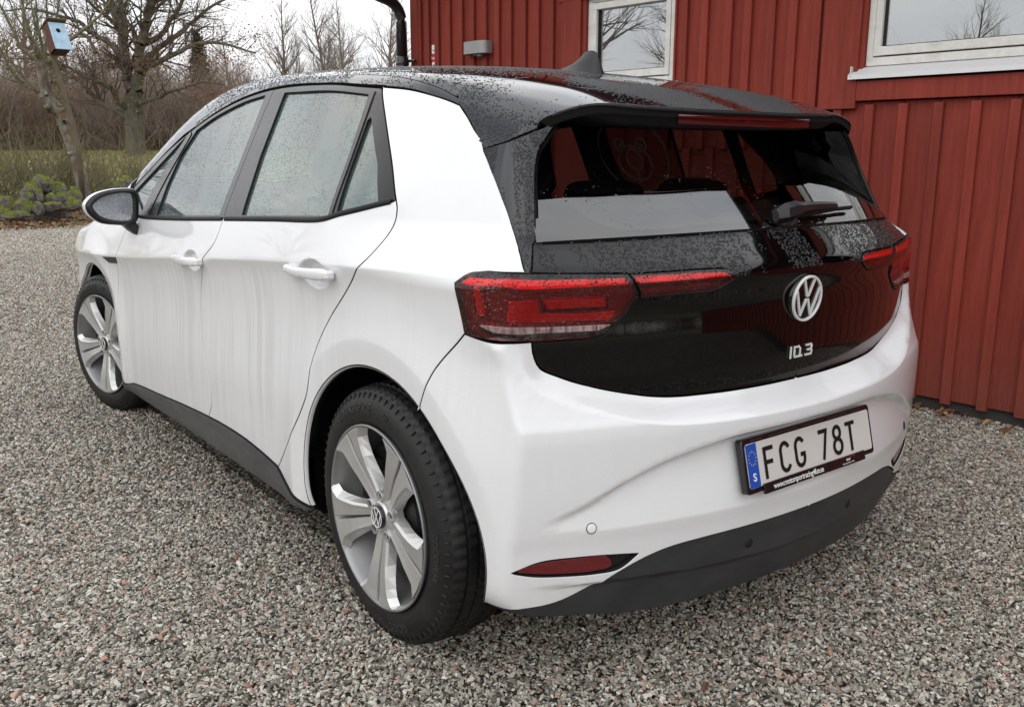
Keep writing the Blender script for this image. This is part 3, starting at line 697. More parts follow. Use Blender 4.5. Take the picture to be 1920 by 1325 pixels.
# underside and rear face of the spoiler lip
mb=MB(); top=[];
for sgn in (1,):
    pass
tp=np.array(TE); Pt=CH['roof'][0](tp); xs=Pt[:,0]
full=np.vstack([Pt,(Pt[:-1]*[-1,1,1])[::-1]])
rA=full+[0,.001,-.001]; rB=full+[0,-.003,-.004]; rC=full+[0,-.002,-.010]; rD=full+[0,.006,-.012]; tk=np.clip((.60-np.abs(full[:,0:1]))/.22,.22,1)*[[0,0,1.]]; rC=full+[0,-.002,0]-.010*tk; rD=full+[0,.006,0]-.012*tk; rE=full+[0,.010,0]-.040*tk; 
inner=full.copy(); inner[:,1]=-.425+.29*full[:,0]**2+.10; inner[:,2]=full[:,2]-.044*tk[:,2]
mb.loft([rA,rB,rC,rD,rE,inner,inner+[0,.16,.004]],False,False,closed=False)
mb.build('spoiler_edge','rubber',spoiler)
bl_=MB(); k=(np.abs(full[:,0]-.02)<.272); q=full[k]; 
bl_.loft([q+[0,.0035,-.0135],q+[0,.0015,-.016],q+[0,.0030,-.036],q+[0,.0065,-.039]],False,False,closed=False)
MAT['redglass']=mat('dark_red_lens',(.085,.003,.004),.12,coat=1)
bl_.build('brake_light','redglass',car)
dtf=cr(rf([(-.705,.215,1.440),(-.698,.369,1.453),(-.688,.508,1.466),(-.679,.648,1.474),(-.668,.876,1.483),(-.667,1.12,1.477),(-.674,1.375,1.449),(-.688,1.588,1.406),(-.703,1.734,1.366)]))
ctf=cr(rf([(-.674,-.092,1.377),(-.681,-.049,1.391),(-.689,-.006,1.402),(-.700,.083,1.422),(-.706,.215,1.438)]))
rs=cr(rf([(-.671,-.080,1.394),(-.673,-.010,1.418),(-.674,.101,1.441),(-.664,.304,1.467),(-.652,.548,1.487),(-.647,.862,1.497),(-.651,1.148,1.489),(-.662,1.375,1.462),(-.677,1.588,1.42),(-.693,1.734,1.38)]))
rail=panel('roof_rail',ctf[:-1]+dtf+rs[::-1],['fin','jamb'],car,ch='roof',sp=.014,gap=.0012)
roof=panel('roof',gapline[2:]+[(CEN,1.78),(rs[-1][0]+.1,1.76),(rs[-1][0],1.734)]+rs[::-1][1:-1],['roof','jamb','cabin'],car,ch='roof',center=True,sp=.018,gap=.0016)
# windscreen and A pillar (fan from z .7)
def wf(pts): return [finv(x,y,z,.7) for x,y,z in pts]
CE2=CEN
ap0=[];
_dt=[(2.49,1.118),(2.40,1.165),(2.209,1.262),(2.05,1.328),(1.934,1.359)]
_p=[surf(u,z)[0] for u,z in _dt]
apl=[finv(p[0],p[1],p[2]+.006,.7) for p in _p]
apr=[(s+.055,y) for s,y in apl]
apil=panel('windscreen_pillar',apl+apr[::-1],['fin','jamb'],car,ch='ws',sp=.02)
wsx=panel('windscreen',apr+[(apr[-1][0],1.77),(CE2,1.80),(CE2,2.62),(apr[0][0]+.1,2.52)],['screen','jamb'],car,ch='ws',center=True,sp=.04,depth=.004)
hood=panel('bonnet',[(apr[0][0]-.07,2.36),(apr[0][0]+.1,2.54),(CE2,2.64),(CE2,3.50),(CE2-.3,3.44),(CE2-.55,3.30),(CE2-.66,3.1),(CE2-.71,2.8),(CE2-.72,2.5)],['paint','jamb'],car,ch='ws',center=True,sp=.04)
# side glass and black frames
fq=[(2.446,1.100),(2.215,1.028),(2.169,1.136),(1.996,1.330)]
fg=[(1.985,1.022),(1.6,1.043),(1.261,1.062),(1.263,1.261),(1.266,1.452)]+cr([(1.266,1.452),(1.467,1.436),(1.732,1.391),(1.89,1.348)])[1:]+[(1.972,1.254),(1.996,1.140)]
rgp=[(1.055,1.072),(.445,1.103),(.455,1.25),(.478,1.414)]+cr([(.478,1.414),(.736,1.438),(1.095,1.451)])[1:]+[(1.090,1.255)]
qg=[(.402,1.112),(.307,1.128),(.246,1.146),(.300,1.235),(.412,1.352),(.424,1.345),(.415,1.216)]
Bg=[(1.21,1.057),(1.217,1.224),(1.214,1.381),(1.205,1.466)]
fdt=[p for p in DT if 1.205<p[0]<2.49]; rdt=[p for p in DT if .422<p[0]<1.205]
ff=panel('window_frame',[Bg[0]]+cut(DB,(1.211,2.44))[::-1]+[(2.47,1.09)]+[(p[0],p[1]-.004) for p in fdt[::-1]]+Bg[::-1][0:-1],['trim','cabin'],front_door,holes=[fq,fg],sp=.014,gap=.0025,off=.001)
rfm=panel('window_frame',[p for p in cut(DB,(.19,1.209))[::-1]]+[Bg[0]]+Bg[1:]+[(p[0],p[1]-.004) for p in rdt[::-1]]+[(.424,1.429)]+DR[::-1][1:],['trim','cabin'],rear_door,holes=[rgp,qg],sp=.014,gap=.0025,off=.001)
def gl(name,poly,parent,m='sideglass'):
    return panel(name,poly,[m,'jamb'],parent,off=-.007,gap=-.003,sp=.03,depth=.003)
LG=[gl('window_glass',fq,front_door),gl('window_glass',fg,front_door),gl('window_glass',rgp,rear_door),gl('window_glass',qg,rear_door)]
# bright/black strip along the window sill
def strip(name,c,parent,m='rubber'):
    P=chart(np.array(c)); n=grad(P); mb=MB(); up=np.array([0,0,.011])
    mb.loft([P-n*.004-up*.6,P+n*.004-up*.5,P+n*.005+up*.2,P+n*.001+up*.8],False,False,closed=False); return mb.build(name,m,parent)
strip('belt_strip',cut(DB,(.19,1.205)),rear_door); strip('belt_strip',cut(DB,(1.215,2.44)),front_door)
def bar(name,c,parent,wd=.012,m='trim'):
    c=np.array(cr(c,.02)); P=chart(c); n=grad(P); t=np.gradient(P,axis=0); t/=np.linalg.norm(t,axis=1,keepdims=True); s=np.cross(n,t); mb=MB()
    mb.loft([P-s*wd-n*.004,P-s*wd*.9+n*.004,P+s*wd*.9+n*.004,P+s*wd-n*.004],False,False,closed=False); return mb.build(name,m,parent,smooth=False)
bar('window_bar',[(.429,1.105),(.436,1.24),(.452,1.42)],rear_door,.010,'trim')
bar('window_bar',[(2.105,1.022),(2.06,1.15),(1.945,1.34)],front_door,.017,'trim')
# door handles
def handle(y,z,parent,lock=False):
    mb=MB(); rings=[]
    for t,hw,px in [(0,.004,.006),(.06,.011,.016),(.2,.0125,.028),(.5,.0135,.034),(.8,.0155,.036),(.93,.0155,.030),(1.0,.008,.018)]:
        yy=y+.135-.27*t; zz=z-.004+.014*t
        P,_=surf(yy-CB+0,zz+.0); x0=-(W0b(yy,zz)); c=np.array([x0-px+.004,yy,zz])
        a=np.linspace(0,2*np.pi,14,endpoint=False); k=.0095
        rings.append(np.stack([c[0]+k*np.sign(np.cos(a))*np.abs(np.cos(a))**.7,np.full(14,yy),c[2]+hw*np.sign(np.sin(a))*np.abs(np.sin(a))**.7],-1))
    mb.loft(rings)
    o=mb.build('handle','paint',parent,smooth=True)
    P=W0b(y+.11,z); box('handle_foot',(-P-.009,y+.105,z+.002),(.03,.05,.022),'white_plain',parent,.006); box('handle_foot',(-P-.010,y-.125,z+.008),(.03,.03,.024),'white_plain',parent,.006)
    if lock:
        m2=MB(); a=np.linspace(0,2*np.pi,16,endpoint=False); c=np.array([-W0b(y-.09,z)-.0425,y-.085,z+.006])
        m2.loft([np.stack([np.full(16,c[0]),c[1]+r*np.cos(a),c[2]+r*np.sin(a)],-1)+[dx,0,0] for r,dx in ((.0085,0.003),(.0085,-.001),(.006,-.0015),(.0055,.001))])
        m2.build('lock_cap','chrome',parent)
    return o
W0b=lambda y,z: float(_W0(np.array([y]),np.array([z]))[0])
handle(.30,.947,rear_door); handle(1.285,.889,front_door,True)
# fender badge
bd=panel('side_badge',[(2.70,.797),(2.49,.812),(2.50,.786),(2.63,.777)],['chromegrey' if 'chromegrey' in MAT else 'grey','jamb'],car,off=.003,sp=.02,gap=0)
for o in (quarter,rear_door,front_door,fender,sill,fin,rail,apil,bd): 
    mo=mirror(o)
    if o in (rear_door,front_door):
        for ch in mo.children:
            if ch.name.startswith('window_glass'):
                ch.data=ch.data.copy(); ch.data.materials[0]=MAT['rightglass']
# ---------------------------------------------------------------- tail lamps
MAT['lampred']=mat('lamp_red',(.26,.004,.007),.25,coat=.5)
MAT['lampbright']=mat('lamp_bright_red',(.80,.02,.028),.3,coat=.4)
MAT['lampdark']=mat('lamp_dark_red',(.075,.003,.005),.3,coat=.6)
MAT['lampclear']=mat('lamp_clear_strip',(.62,.55,.53),.2,metal=.3,build=lambda t,b:L(t,ramp(t,noise(t,coords(t,(20,20,5)),6,3),[(.3,(.08,.04,.04)),(.62,(.38,.27,.27))]),b.inputs['Base Color']))
MAT['lens']=thinglass('red_lamp_lens',(.98,.30,.30),.01,0,drop=lambda t:drops(t,120,.55,.6,mask_scale=6,mask_lo=.25,mask_hi=.55),strength=.5)
lampO=cr([(-.130,.988),(-.163,1.010),(-.201,1.0145),(-.242,1.0130)],.01)[:-1]+[(-.242,1.0130),(-.281,1.010),(-.473,1.0025)]+[(-.498,.964),(-.4975,.956)]+LI[::-1][1:]+cr([(-.283,.8655),(-.250,.868),(-.20,.872),(-.152,.880)])[:-1]+[(-.152,.880)]
lampI=[(-.479,1.0015),(-.53,1.002),(-.651,1.0028)]+cr([(-.725,1.0015),(-.745,.9965),(-.757,.983)],.01)+LIB[::-1][1:]+[(-.503,.963)]
def lamp(name,poly,inner,label):
    o=panel(name,poly,['lampdark','jamb'],car,off=-.010,sp=.014,depth=.02); 
    panel('lens',poly,['lens','jamb'],o,off=.005,sp=.014,depth=.018,gap=.0022)
    for nm,pts,m,of in inner: panel(nm,pts,[m,m],o,off=of,sp=.012,gap=0,depth=.004)
    mirror(o); return o
lt=[(-.142,.990),(-.162,1.005),(-.242,1.003),(-.288,.999),(-.468,.996),(-.476,.982),(-.287,.9785),(-.256,.982),(-.215,.990),(-.157,.989)]
lb=[(-.242,.953),(-.294,.951),(-.299,.922),(-.392,.917),(-.457,.920),(-.441,.899),(-.265,.906),(-.236,.908)]
lw=[(-.187,.903),(-.215,.890),(-.265,.883),(-.411,.882),(-.440,.892),(-.290,.894),(-.212,.902)]
lv=[(-.172,.985),(-.184,.985),(-.194,.922),(-.180,.922)]
lbar=[(-.309,.949),(-.425,.948),(-.431,.932),(-.314,.933)]
lamp('tail_lamp',lampO,[('light_band',lt,'lampbright',-.004),('red_block',lb,'lampred',-.006),('clear_strip',lw,'lampclear',.0062),('red_block',lv,'lampred',-.005),('light_bar',lbar,'lampred',-.004)],'')
li=[(-.485,.999),(-.528,.999),(-.647,.999),(-.721,.997),(-.744,.989),(-.644,.984),(-.502,.982)]
lamp('tail_lamp',lampI,[('light_band',li,'lampbright',-.004)],'')
# parking sensors
def disc_on(u,z,r,off,m,name,parent,h=.002):
    P,n=surf(u,z); P=P+n*off; a=np.cross(n,[0,0,1]); a/=np.linalg.norm(a); b=np.cross(a,n); t=np.linspace(0,2*np.pi,24,endpoint=False); c=np.cos(t)[:,None]*a+np.sin(t)[:,None]*b
    mb=MB(); mb.loft([P+c*r-n*.004,P+c*r+n*h*.6,P+c*(r-.001)+n*h],False,True); return mb.build(name,m,parent)
for u in (-.372,-.80):
    s1=disc_on(u,.445,.0125,.0006,'rubber','sensor_ring',bumper,.0006) if u==-.372 else disc_on(u,.325,.012,-.004,'rubber','sensor',diff,.002)
    if u==-.372: disc_on(u,.445,.0108,.0012,'white_plain','sensor_face',bumper,.0008)
    mirror(s1)
# wheel wells + underbody
def well(cy,sgn):
    mb=MB(); a=np.radians(np.linspace(-18,196,40)); rings=[]
    for x,r in ((-.886,.402),(-.80,.425),(-.55,.425),(-.55,.05)):
        yy=cy+r*np.cos(a); zz=.342+r*np.sin(a); wx=-np.minimum(-x,W(yy,zz)-.035 if cy==0 else W(yy,zz)-.03); rings.append(np.stack([wx*sgn,yy,zz],-1))
    mb.loft(rings,False,False,closed=False); return mb
for cy in (0,2.77):
    for s in (1,-1): well(cy,s).build('wheel_well','liner',car)
ub=MB(); ub.box((0,1.5,.235),(1.10,3.4,.10),.02); ub.box((0,1.385,.24),(1.66,1.85,.14),.03); ub.box((0,-.33,.36),(1.0,.3,.12),.03); ub.build('underbody','liner',car)
# ---------------------------------------------------------------- badge and lettering
def frame_on(u,z):
    P,n=surf(u,z); r=np.cross([0,0,1.],n); r/=np.linalg.norm(r); up=np.cross(n,r); return P,n,r,up   # r: picture-right when seen from behind
def onto(V,P,n,r,up,off): V=np.asarray(V); return P+V[:,:1]*r+V[:,1:2]*up+(V[:,2:3]+off)*n
def logo_mesh(R_,th=.003):
    mb=MB(); a=np.linspace(0,2*np.pi,48,endpoint=False); c=np.stack([np.cos(a),np.sin(a)],-1)
    def rg_(r,z): return np.hstack([c*r*R_,np.full((48,1),z)])
    mb.loft([rg_(.895,0),rg_(.895,th),rg_(.91,th*1.3),rg_(.985,th*1.3),rg_(1,th),rg_(1,0)],False,False)
    def stroke(pts,wd,z):
        pts=[np.array(p,float) for p in pts]; Lp=[];Rp=[]
        for i,p in enumerate(pts):
            d0=(p-pts[i-1]) if i else (pts[1]-p); d1=(pts[i+1]-p) if i<len(pts)-1 else d0
            d0=d0/np.linalg.norm(d0); d1=d1/np.linalg.norm(d1); n0=np.array([-d0[1],d0[0]]); n1=np.array([-d1[1],d1[0]]); m=n0+n1; m/=np.linalg.norm(m); k=wd/2/max(m@n0,.35)
            Lp.append(p+m*k);Rp.append(p-m*k)
        for i in range(len(pts)-1):
            q=[Lp[i],Rp[i],Rp[i+1],Lp[i+1]]; V=[(*(v*R_),0) for v in q]+[(*(v*R_),z) for v in q]
            mb.add(V,[(4,5,6,7),(0,4,7,3),(1,2,6,5),(0,1,5,4),(3,7,6,2)])
    stroke([(-.36,.83),(-.045,.10)],.108,th*.95); stroke([(.36,.83),(.045,.10)],.108,th*.93); stroke([(-.10,.13),(.10,.13)],.10,th*.90)
    stroke([(-.80,.42),(-.36,-.72)],.108,th*.96); stroke([(.80,.42),(.36,-.72)],.108,th*.94)
    stroke([(-.37,-.74),(-.045,-.02)],.108,th*.92); stroke([(.37,-.74),(.045,-.02)],.108,th*.89); stroke([(-.09,-.045),(.09,-.045)],.09,th*.87)
    return mb
fr=frame_on(UC,.911); _n=np.array([0,-1,-.09]); _n/=np.linalg.norm(_n); fr=(np.array([0,-.6250,.911]),_n,np.array([1.,0,0]),-np.cross(_n,[1.,0,0])*-1.0)
if fr[3][2]<0: fr=(fr[0],fr[1],fr[2],-fr[3])
lg=logo_mesh(.0585,.0045); lg.V=[tuple(v) for v in onto(lg.V,*fr,.004)]
bk=MB(); a=np.linspace(0,2*np.pi,48,endpoint=False); c=np.stack([np.cos(a),np.sin(a),a*0],-1)
bk.loft([onto(c*.0585,*fr,-.012),onto(c*.0585,*fr,.004),onto(c*.050,*fr,.0045)],False,True); bko=bk.build('badge','gate',gate)
lg.build('badge_emblem','chrome',gate,smooth=False)
fr=frame_on(UC,.777)
def seg(mb,pts,wd,dx): 
    for i in range(len(pts)-1):
        p=np.array(pts[i],float);q=np.array(pts[i+1],float); d=q-p; l=np.linalg.norm(d); d/=l; n=np.array([-d[1],d[0]])*wd/2; p=p-d*wd/2;q=q+d*wd/2
        V=[(*(v+[dx,0]),0) for v in (p+n,p-n,q-n,q+n)]; z=.0022+.0002*i; V+=[(v[0],v[1],z) for v in V]; mb.add(V,[(4,5,6,7)[::1],(0,4,7,3),(1,2,6,5),(0,1,5,4),(3,7,6,2)])
lt_=MB(); h=.0125
seg(lt_,[(0,-h),(0,h)],.0055,-.046)
seg(lt_,[(-.012,h),(.006,h),(.012,h-.006),(.012,-h+.004),(.010,-h),(-.012,-h),(-.012,h-.006)],.0048,-.020)
seg(lt_,[(.0185,-h-.0003),(.0200,-h-.0003)],.0052,-.020)
seg(lt_,[(-.012,h),(.008,h),(.011,h-.004),(.009,.0),(-.006,0.0)],.0048,.029); seg(lt_,[(.009,0),(.0125,-.005),(.010,-h),(-.013,-h)],.0048,.029)
lt_.V=[tuple(v) for v in onto(lt_.V,*fr,.0015)]; lt_.build('model_lettering','chrome',gate,smooth=False)
# ---------------------------------------------------------------- number plate
PC=np.array([0,-.675,.535]); pn=np.array([0,-1,.2466]); pn/=np.linalg.norm(pn); pr=np.array([1,0,0.]); pu=np.cross(pn,pr); pu=-pu if pu[2]<0 else pu
def pl(V,off=0,c=(0,0)): V=np.asarray(V,float); return PC+(V[:,:1]+c[0])*pr+(V[:,1:2]+c[1])*pu+(V[:,2:3]+off)*pn
def rrect(w_,h_,r,n=5):
    o=[]
    for cx,cy,a0 in ((w_-r,h_-r,0),(-w_+r,h_-r,90),(-w_+r,-h_+r,180),(w_-r,-h_+r,270)):
        for i in range(n+1): a=math.radians(a0+90*i/n); o.append((cx+r*math.cos(a),cy+r*math.sin(a)))
    return o
def slab(w_,h_,r,z0,z1,bev=.001,c=(0,0)):
    mb=MB(); A=rrect(w_,h_,r); B=rrect(w_-bev,h_-bev,max(r-bev,.0005)); mb.loft([pl([(x,y,z0) for x,y in A],0,c),pl([(x,y,z1-bev) for x,y in A],0,c),pl([(x,y,z1) for x,y in B],0,c)],True,True); return mb
MAT['plate']=mat('plate_white',(.62,.60,.57),.35,coat=.3); MAT['plateblue']=mat('plate_blue',(.010,.075,.42),.35,coat=.3); MAT['plateink']=mat('plate_black_ink',(.008,.008,.008),.4)
MAT['yellow']=mat('star_yellow',(.75,.55,.03),.4); MAT['printwhite']=mat('print_white',(.75,.75,.75),.5); MAT['holder']=mat('plate_holder_black',(.007,.007,.008),.22,coat=.6); MAT['printred']=mat('print_red',(.30,.01,.01),.5)
hold=slab(.2685,.0665,.010,-.016,.002,.002,(0,.0)); hold=hold.build('number_plate_holder','holder',car,sharp=30)
pp=slab(.2585,.0535,.006,0.0,.004); pp.build('number_plate','plate',hold,sharp=30)
pb=MB(); pb.loft([pl([(x,y,.0030) for x,y in [(-.2580,-.052),(-.219,-.053),(-.219,.053),(-.2580,.052)]]),pl([(x,y,.0044) for x,y in [(-.2580,-.052),(-.219,-.053),(-.219,.053),(-.2580,.052)]])]); plate_b=pb.build('country_strip','plateblue',hold,smooth=False)
V,Fc=textmesh('S',.027,.0004,.0006); mb=MB(); mb.add(pl(V*[1.05,1,1],.0050,(-.238,-.029)),Fc); mb.build('country_letter','printwhite',hold,smooth=False)
mb=MB()
for i in range(12):
    a=i*math.pi/6; cx,cy=-.2385+.0130*math.cos(a),.018+.0165*math.sin(a)
    s=[]
    for k in range(10): b=math.pi/2+k*math.pi/5; r=.0022 if k%2==0 else .001; s.append((cx+r*math.cos(b),cy+r*math.sin(b),.0048))
    mb.add(pl(s),[tuple(range(10))])
mb.build('stars','yellow',hold,smooth=False,kind='stuff')
mb=MB(); sw=.0105; H=.039
def stk(pts,cx,wd=sw,closed=False,zz=.0054):
    """flat stroke drawn with mitred joints, pts in units of width/height"""
    P=[np.array(p,float) for p in pts]; n=len(P); A=[];B=[]
    for i in range(n):
        p=P[i]; pv=P[i-1] if (i or closed) else None; nx=P[(i+1)%n] if (i<n-1 or closed) else None
        d0=(p-pv) if pv is not None else (nx-p); d1=(nx-p) if nx is not None else d0
        d0=d0/np.linalg.norm(d0); d1=d1/np.linalg.norm(d1); n0=np.array([-d0[1],d0[0]]); n1=np.array([-d1[1],d1[0]]); m=n0+n1; m/=max(np.linalg.norm(m),.1); k=wd/2/max(m@n0,.5)
        A.append(p+m*k); B.append(p-m*k)
    b=len(mb.V); 
    mb.V+=[tuple(v) for v in pl([(a[0]+cx,a[1]-.002,zz) for a in A])]+[tuple(v) for v in pl([(a[0]+cx,a[1]-.002,zz) for a in B])]
    for i in range(n if closed else n-1): j=(i+1)%n; mb.F.append((b+i,b+j,b+n+j,b+n+i)); mb.M.append(0)
def ell(cx,cy,rx,ry,a0,a1,n=18): return [(cx+rx*math.cos(math.radians(a0+(a1-a0)*i/n)),cy+ry*math.sin(math.radians(a0+(a1-a0)*i/n))) for i in range(n+1)]
hh=H-sw/2
stk([(-.015,-H),(-.015,hh),(.019,hh)],-.178); stk([(-.010,.001),(.014,.001)],-.178,zz=.0056); mb.build('plate_character','plateink',hold,smooth=False); mb=MB()
stk(ell(0,hh-.019,.0165,.019,20,180)+ell(0,-hh+.019,.0165,.019,180,340),-.115); mb.build('plate_character','plateink',hold,smooth=False); mb=MB()
stk(ell(0,hh-.019,.0165,.019,25,180)+ell(0,-hh+.019,.0165,.019,180,360)+[(.0165,-.006),(.001,-.006)],-.055); mb.build('plate_character','plateink',hold,smooth=False); mb=MB()
stk([(-.019,hh),(.015,hh),(-.006,-H)],.045); mb.build('plate_character','plateink',hold,smooth=False); mb=MB()
stk(ell(0,hh-.0145,.0145,.0155,-90,270,24)[:-1],.106,closed=True); stk(ell(0,-hh+.018,.0175,.0185,-90,270,24)[:-1],.106,closed=True,zz=.0056); mb.build('plate_character','plateink',hold,smooth=False); mb=MB()
stk([(-.021,hh),(.021,hh)],.166); stk([(0,hh-.004),(0,-H)],.166,zz=.0056); mb.build('plate_character','plateink',hold,smooth=False); mb=MB()
# dealer strip under the plate with its print, clips on the upper edge
ds=slab(.213,.0125,.002,.003,.009,.0008,(-.0,-.0615)); dso=ds.build('dealer_strip','holder',hold,sharp=30)
V,Fc=textmesh('www.motorsportracing4fun.se',.0205,0,.0003,.86); wd=V[:,0].max()-V[:,0].min(); V[:,0]*=.205/wd; mb=MB(); mb.add(pl(V,.0095,(-.077,-.0615)),Fc); mb.build('dealer_text','printwhite',hold,smooth=False)
V,Fc=textmesh('MR4F',.008,0,.0002); mb=MB(); mb.add(pl(V,.0095,(.135,-.0595)),Fc); V,Fc=textmesh('Motorsport Racing 4 Fun',.0052,0,.0001); mb.add(pl(V,.0095,(.135,-.0675)),Fc); mb.build('dealer_text','printwhite',hold,smooth=False)
mb=MB(); 
for i in range(6): mb.add(pl([(.105+.01*i,-.054+.0015*math.sin(i*.9),.0094),(.118+.01*i,-.0525+.001*math.sin(i),.0094),(.115+.01*i,-.0512,.0094)]),[(0,1,2)])
mb.build('dealer_print','printred',hold,smooth=False)
for x0,x1 in ((-.235,-.19),(-.165,-.05),(-.03,.06),(.08,.165),(.185,.235)):
    mb=MB(); mb.loft([pl([(x0,.0585,z),(x1,.0585,z),(x1,.0605,z),(x0,.0605,z)]) for z in (.001,.0035)]); mb.build('clip_line','grey',hold,smooth=False)
# ---------------------------------------------------------------- door mirror
MAT['mirror']=mat('mirror_glass',(.42,.44,.47),.08,metal=1,build=lambda t,b:(bump(t,b,drops(t,170,.9,.6,mask_scale=8,mask_lo=.2,mask_hi=.5),.6,.01),L(t,ramp(t,noise(t,coords(t),18,4),[(.3,(.1,.1,.1)),(.7,(.35,.35,.35))]),b.inputs['Roughness'])))
MAT['blackplastic']=mat('satin_black_plastic',(.012,.012,.013),.4)
mir=[(-1.06,1.055),(-1.045,1.081),(-1.009,1.102),(-.964,1.111),(-.911,1.113),(-.883,1.108),(-.874,1.09),(-.876,1.031),(-.884,.992),(-.913,.981),(-.964,.984),(-1.011,.992),(-1.037,1.008),(-1.056,1.032)]
capo=[(-1.074,1.058),(-1.056,1.085),(-1.025,1.105),(-.98,1.118),(-.924,1.123),(-.880,1.119),(-.864,1.100),(-.866,1.035),(-.876,.988),(-.905,.973),(-.962,.975),(-1.015,.984),(-1.046,1.003),(-1.068,1.030)]
mg=[(-1.046,1.054),(-1.030,1.073),(-1.006,1.089),(-.965,1.100),(-.914,1.105),(-.894,1.099),(-.890,1.061),(-.902,.998),(-.924,.992),(-.974,.997),(-1.017,1.013),(-1.037,1.034)]
def ringxz(p,y,k=1,c=(-.965,1.05),dx=0,n=48): 
    q=np.array(cr(p,.006,closed=True)); i=(np.arange(n)*len(q)/n).astype(int); q=q[i]; return np.stack([c[0]+(q[:,0]-c[0])*k+dx,np.full(n,y),c[1]+(q[:,1]-c[1])*k],-1)
mb=MB(); mb.loft([ringxz(mg,1.988,1.0),ringxz(mg,1.980,1.015),ringxz(mir,1.977,1),ringxz(mir,1.983,1.02),ringxz(capo,1.990,.985)],False,False)
mo=mb.build('mirror_housing','blackplastic',car)
mb=MB(); mb.loft([ringxz(capo,1.990,.985),ringxz(capo,1.996,1.0),ringxz(capo,2.02,1.01),ringxz(capo,2.05,.98),ringxz(capo,2.08,.90,dx=.005),ringxz(capo,2.105,.74,dx=.012),ringxz(capo,2.118,.5,dx=.02)],False,True); mb.build('mirror_cap','paint',mo)
mb=MB(); r=ringxz(mg,1.9875,.995); mb.add(r,[tuple(range(len(r)))]); mb.build('mirror_glass','mirror',mo,smooth=False)
st=MB(); 
def rct(x,y,z,a,b): return np.array([(x-a,y-b,z),(x+a,y-b,z),(x+a,y+b,z),(x-a,y+b,z)])
st.loft([rct(-.915,2.035,.995,.028,.038),rct(-.900,2.035,.972,.026,.036),rct(-.882,2.03,.945,.018,.032),rct(-.868,2.03,.930,.012,.030)]); st.build('mirror_arm','blackplastic',mo,smooth=False)
mirror(mo)
# ---------------------------------------------------------------- aerial fin, wiper
def rl_(y): return float(T(np.array([0.]),np.array([y]))[0])
mb=MB(); rings=[]
prof=[(.335,0,.004),(.300,.010,.018),(.270,.020,.027),(.240,.036,.032),(.215,.056,.033),(.190,.064,.032),(.172,.064,.030),(.158,.058,.028),(.146,.024,.026),(.138,.004,.022)]
for y,hh_,wd in prof:
    z=rl_(y)-.003; a=np.linspace(0,np.pi,11); rings.append([( -wd*math.cos(t)*(1 if math.sin(t)<.25 else (.55 if math.sin(t)<.7 else .20)), y, z+.003+hh_*math.sin(t)**.8+ (0 if math.sin(t)>.01 else -.004)) for t in a])
mb.loft(rings,True,True,closed=False); mb.build('aerial_fin','blackplastic',car,sharp=50)
def ong(u,z,off): return surf(u,z,off)[0]
mb=MB(); P0,n0=surf(-1.035,1.100); 
a=np.linspace(0,2*np.pi,20,endpoint=False); rr_=np.cross(n0,[1,0,0]); rr_/=np.linalg.norm(rr_); xx=np.cross(rr_,n0)
def dome(r1,r2,h,c): return c+np.cos(a)[:,None]*xx*r1+np.sin(a)[:,None]*rr_*r2+n0*h
hubm=MB(); hubm.loft([dome(.046,.030,-.002,P0),dome(.044,.028,.008,P0),dome(.036,.024,.012,P0)]); wp=hubm.build('rear_wiper','blackplastic',car,sharp=40)
def armring(u,z,wd,h,off): 
    P,n=surf(u,z); t=np.array([1.,0,0]); s=np.cross(n,t); s/=np.linalg.norm(s); return np.array([P+s*wd+n*off,P+s*wd*.8+n*(off+h),P+s*wd*.1+n*(off+h*1.25),P-s*wd*.8+n*(off+h),P-s*wd+n*off])
def mz(x,z): return (UC-x if False else -CQ-(CA-(-x) )*1.0 if False else -CQ-(x+CA),z)
am=MB(); am.loft([armring(*mz(-.030,1.104),.016,.014,.008),armring(*mz(-.010,1.106),.024,.030,.008),armring(*mz(.03,1.110),.024,.032,.010),armring(*mz(.06,1.114),.017,.022,.012),armring(*mz(.12,1.118),.014,.016,.012),armring(*mz(.20,1.119),.012,.013,.011),armring(*mz(.265,1.118),.010,.010,.010)]); am.build('wiper_arm','blackplastic',wp,sharp=35)
bm=MB(); bm.loft([armring(*mz(-.02+.0,1.100),.004,.006,.001)]+[armring(*mz(x,1.100+.013*min(1,(x+.02)/.3)),.005,.008,.0015) for x in (.05,.12,.2,.28,.36,.385)]); bm.build('wiper_blade','rubber',wp,sharp=35)
# ---------------------------------------------------------------- wheels
MAT['alloy']=mat('silver_alloy',(.60,.595,.58),.40,metal=.7,build=lambda t,b:L(t,ramp(t,noise(t,coords(t),9,4,.6),[(.35,(.34,.34,.34)),(.7,(.48,.48,.48))]),b.inputs['Roughness']))
MAT['alloyin']=mat('silver_paint_barrel',(.30,.30,.30),.4,metal=.6)
MAT['brake']=mat('brake_dark_metal',(.045,.045,.048),.5,metal=.4)
def b_tyre(t,b):
    n=noise(t,coords(t),9,6,.7); L(t,ramp(t,n,[(.35,(.006,.006,.0062)),(.62,(.012,.0118,.0113)),(.8,(.030,.028,.025))]),b.inputs['Base Color'])
    L(t,ramp(t,n,[(.3,(.42,.42,.42)),(.7,(.7,.7,.7))]),b.inputs['Roughness'])
    bump(t,b,noise(t,coords(t),160,3),.15,.002)
MAT['tyre']=mat('tyre_rubber',(.02,.02,.02),.5,build=b_tyre)
MAT['tyretext']=mat('tyre_raised_text',(.03,.03,.03),.40)
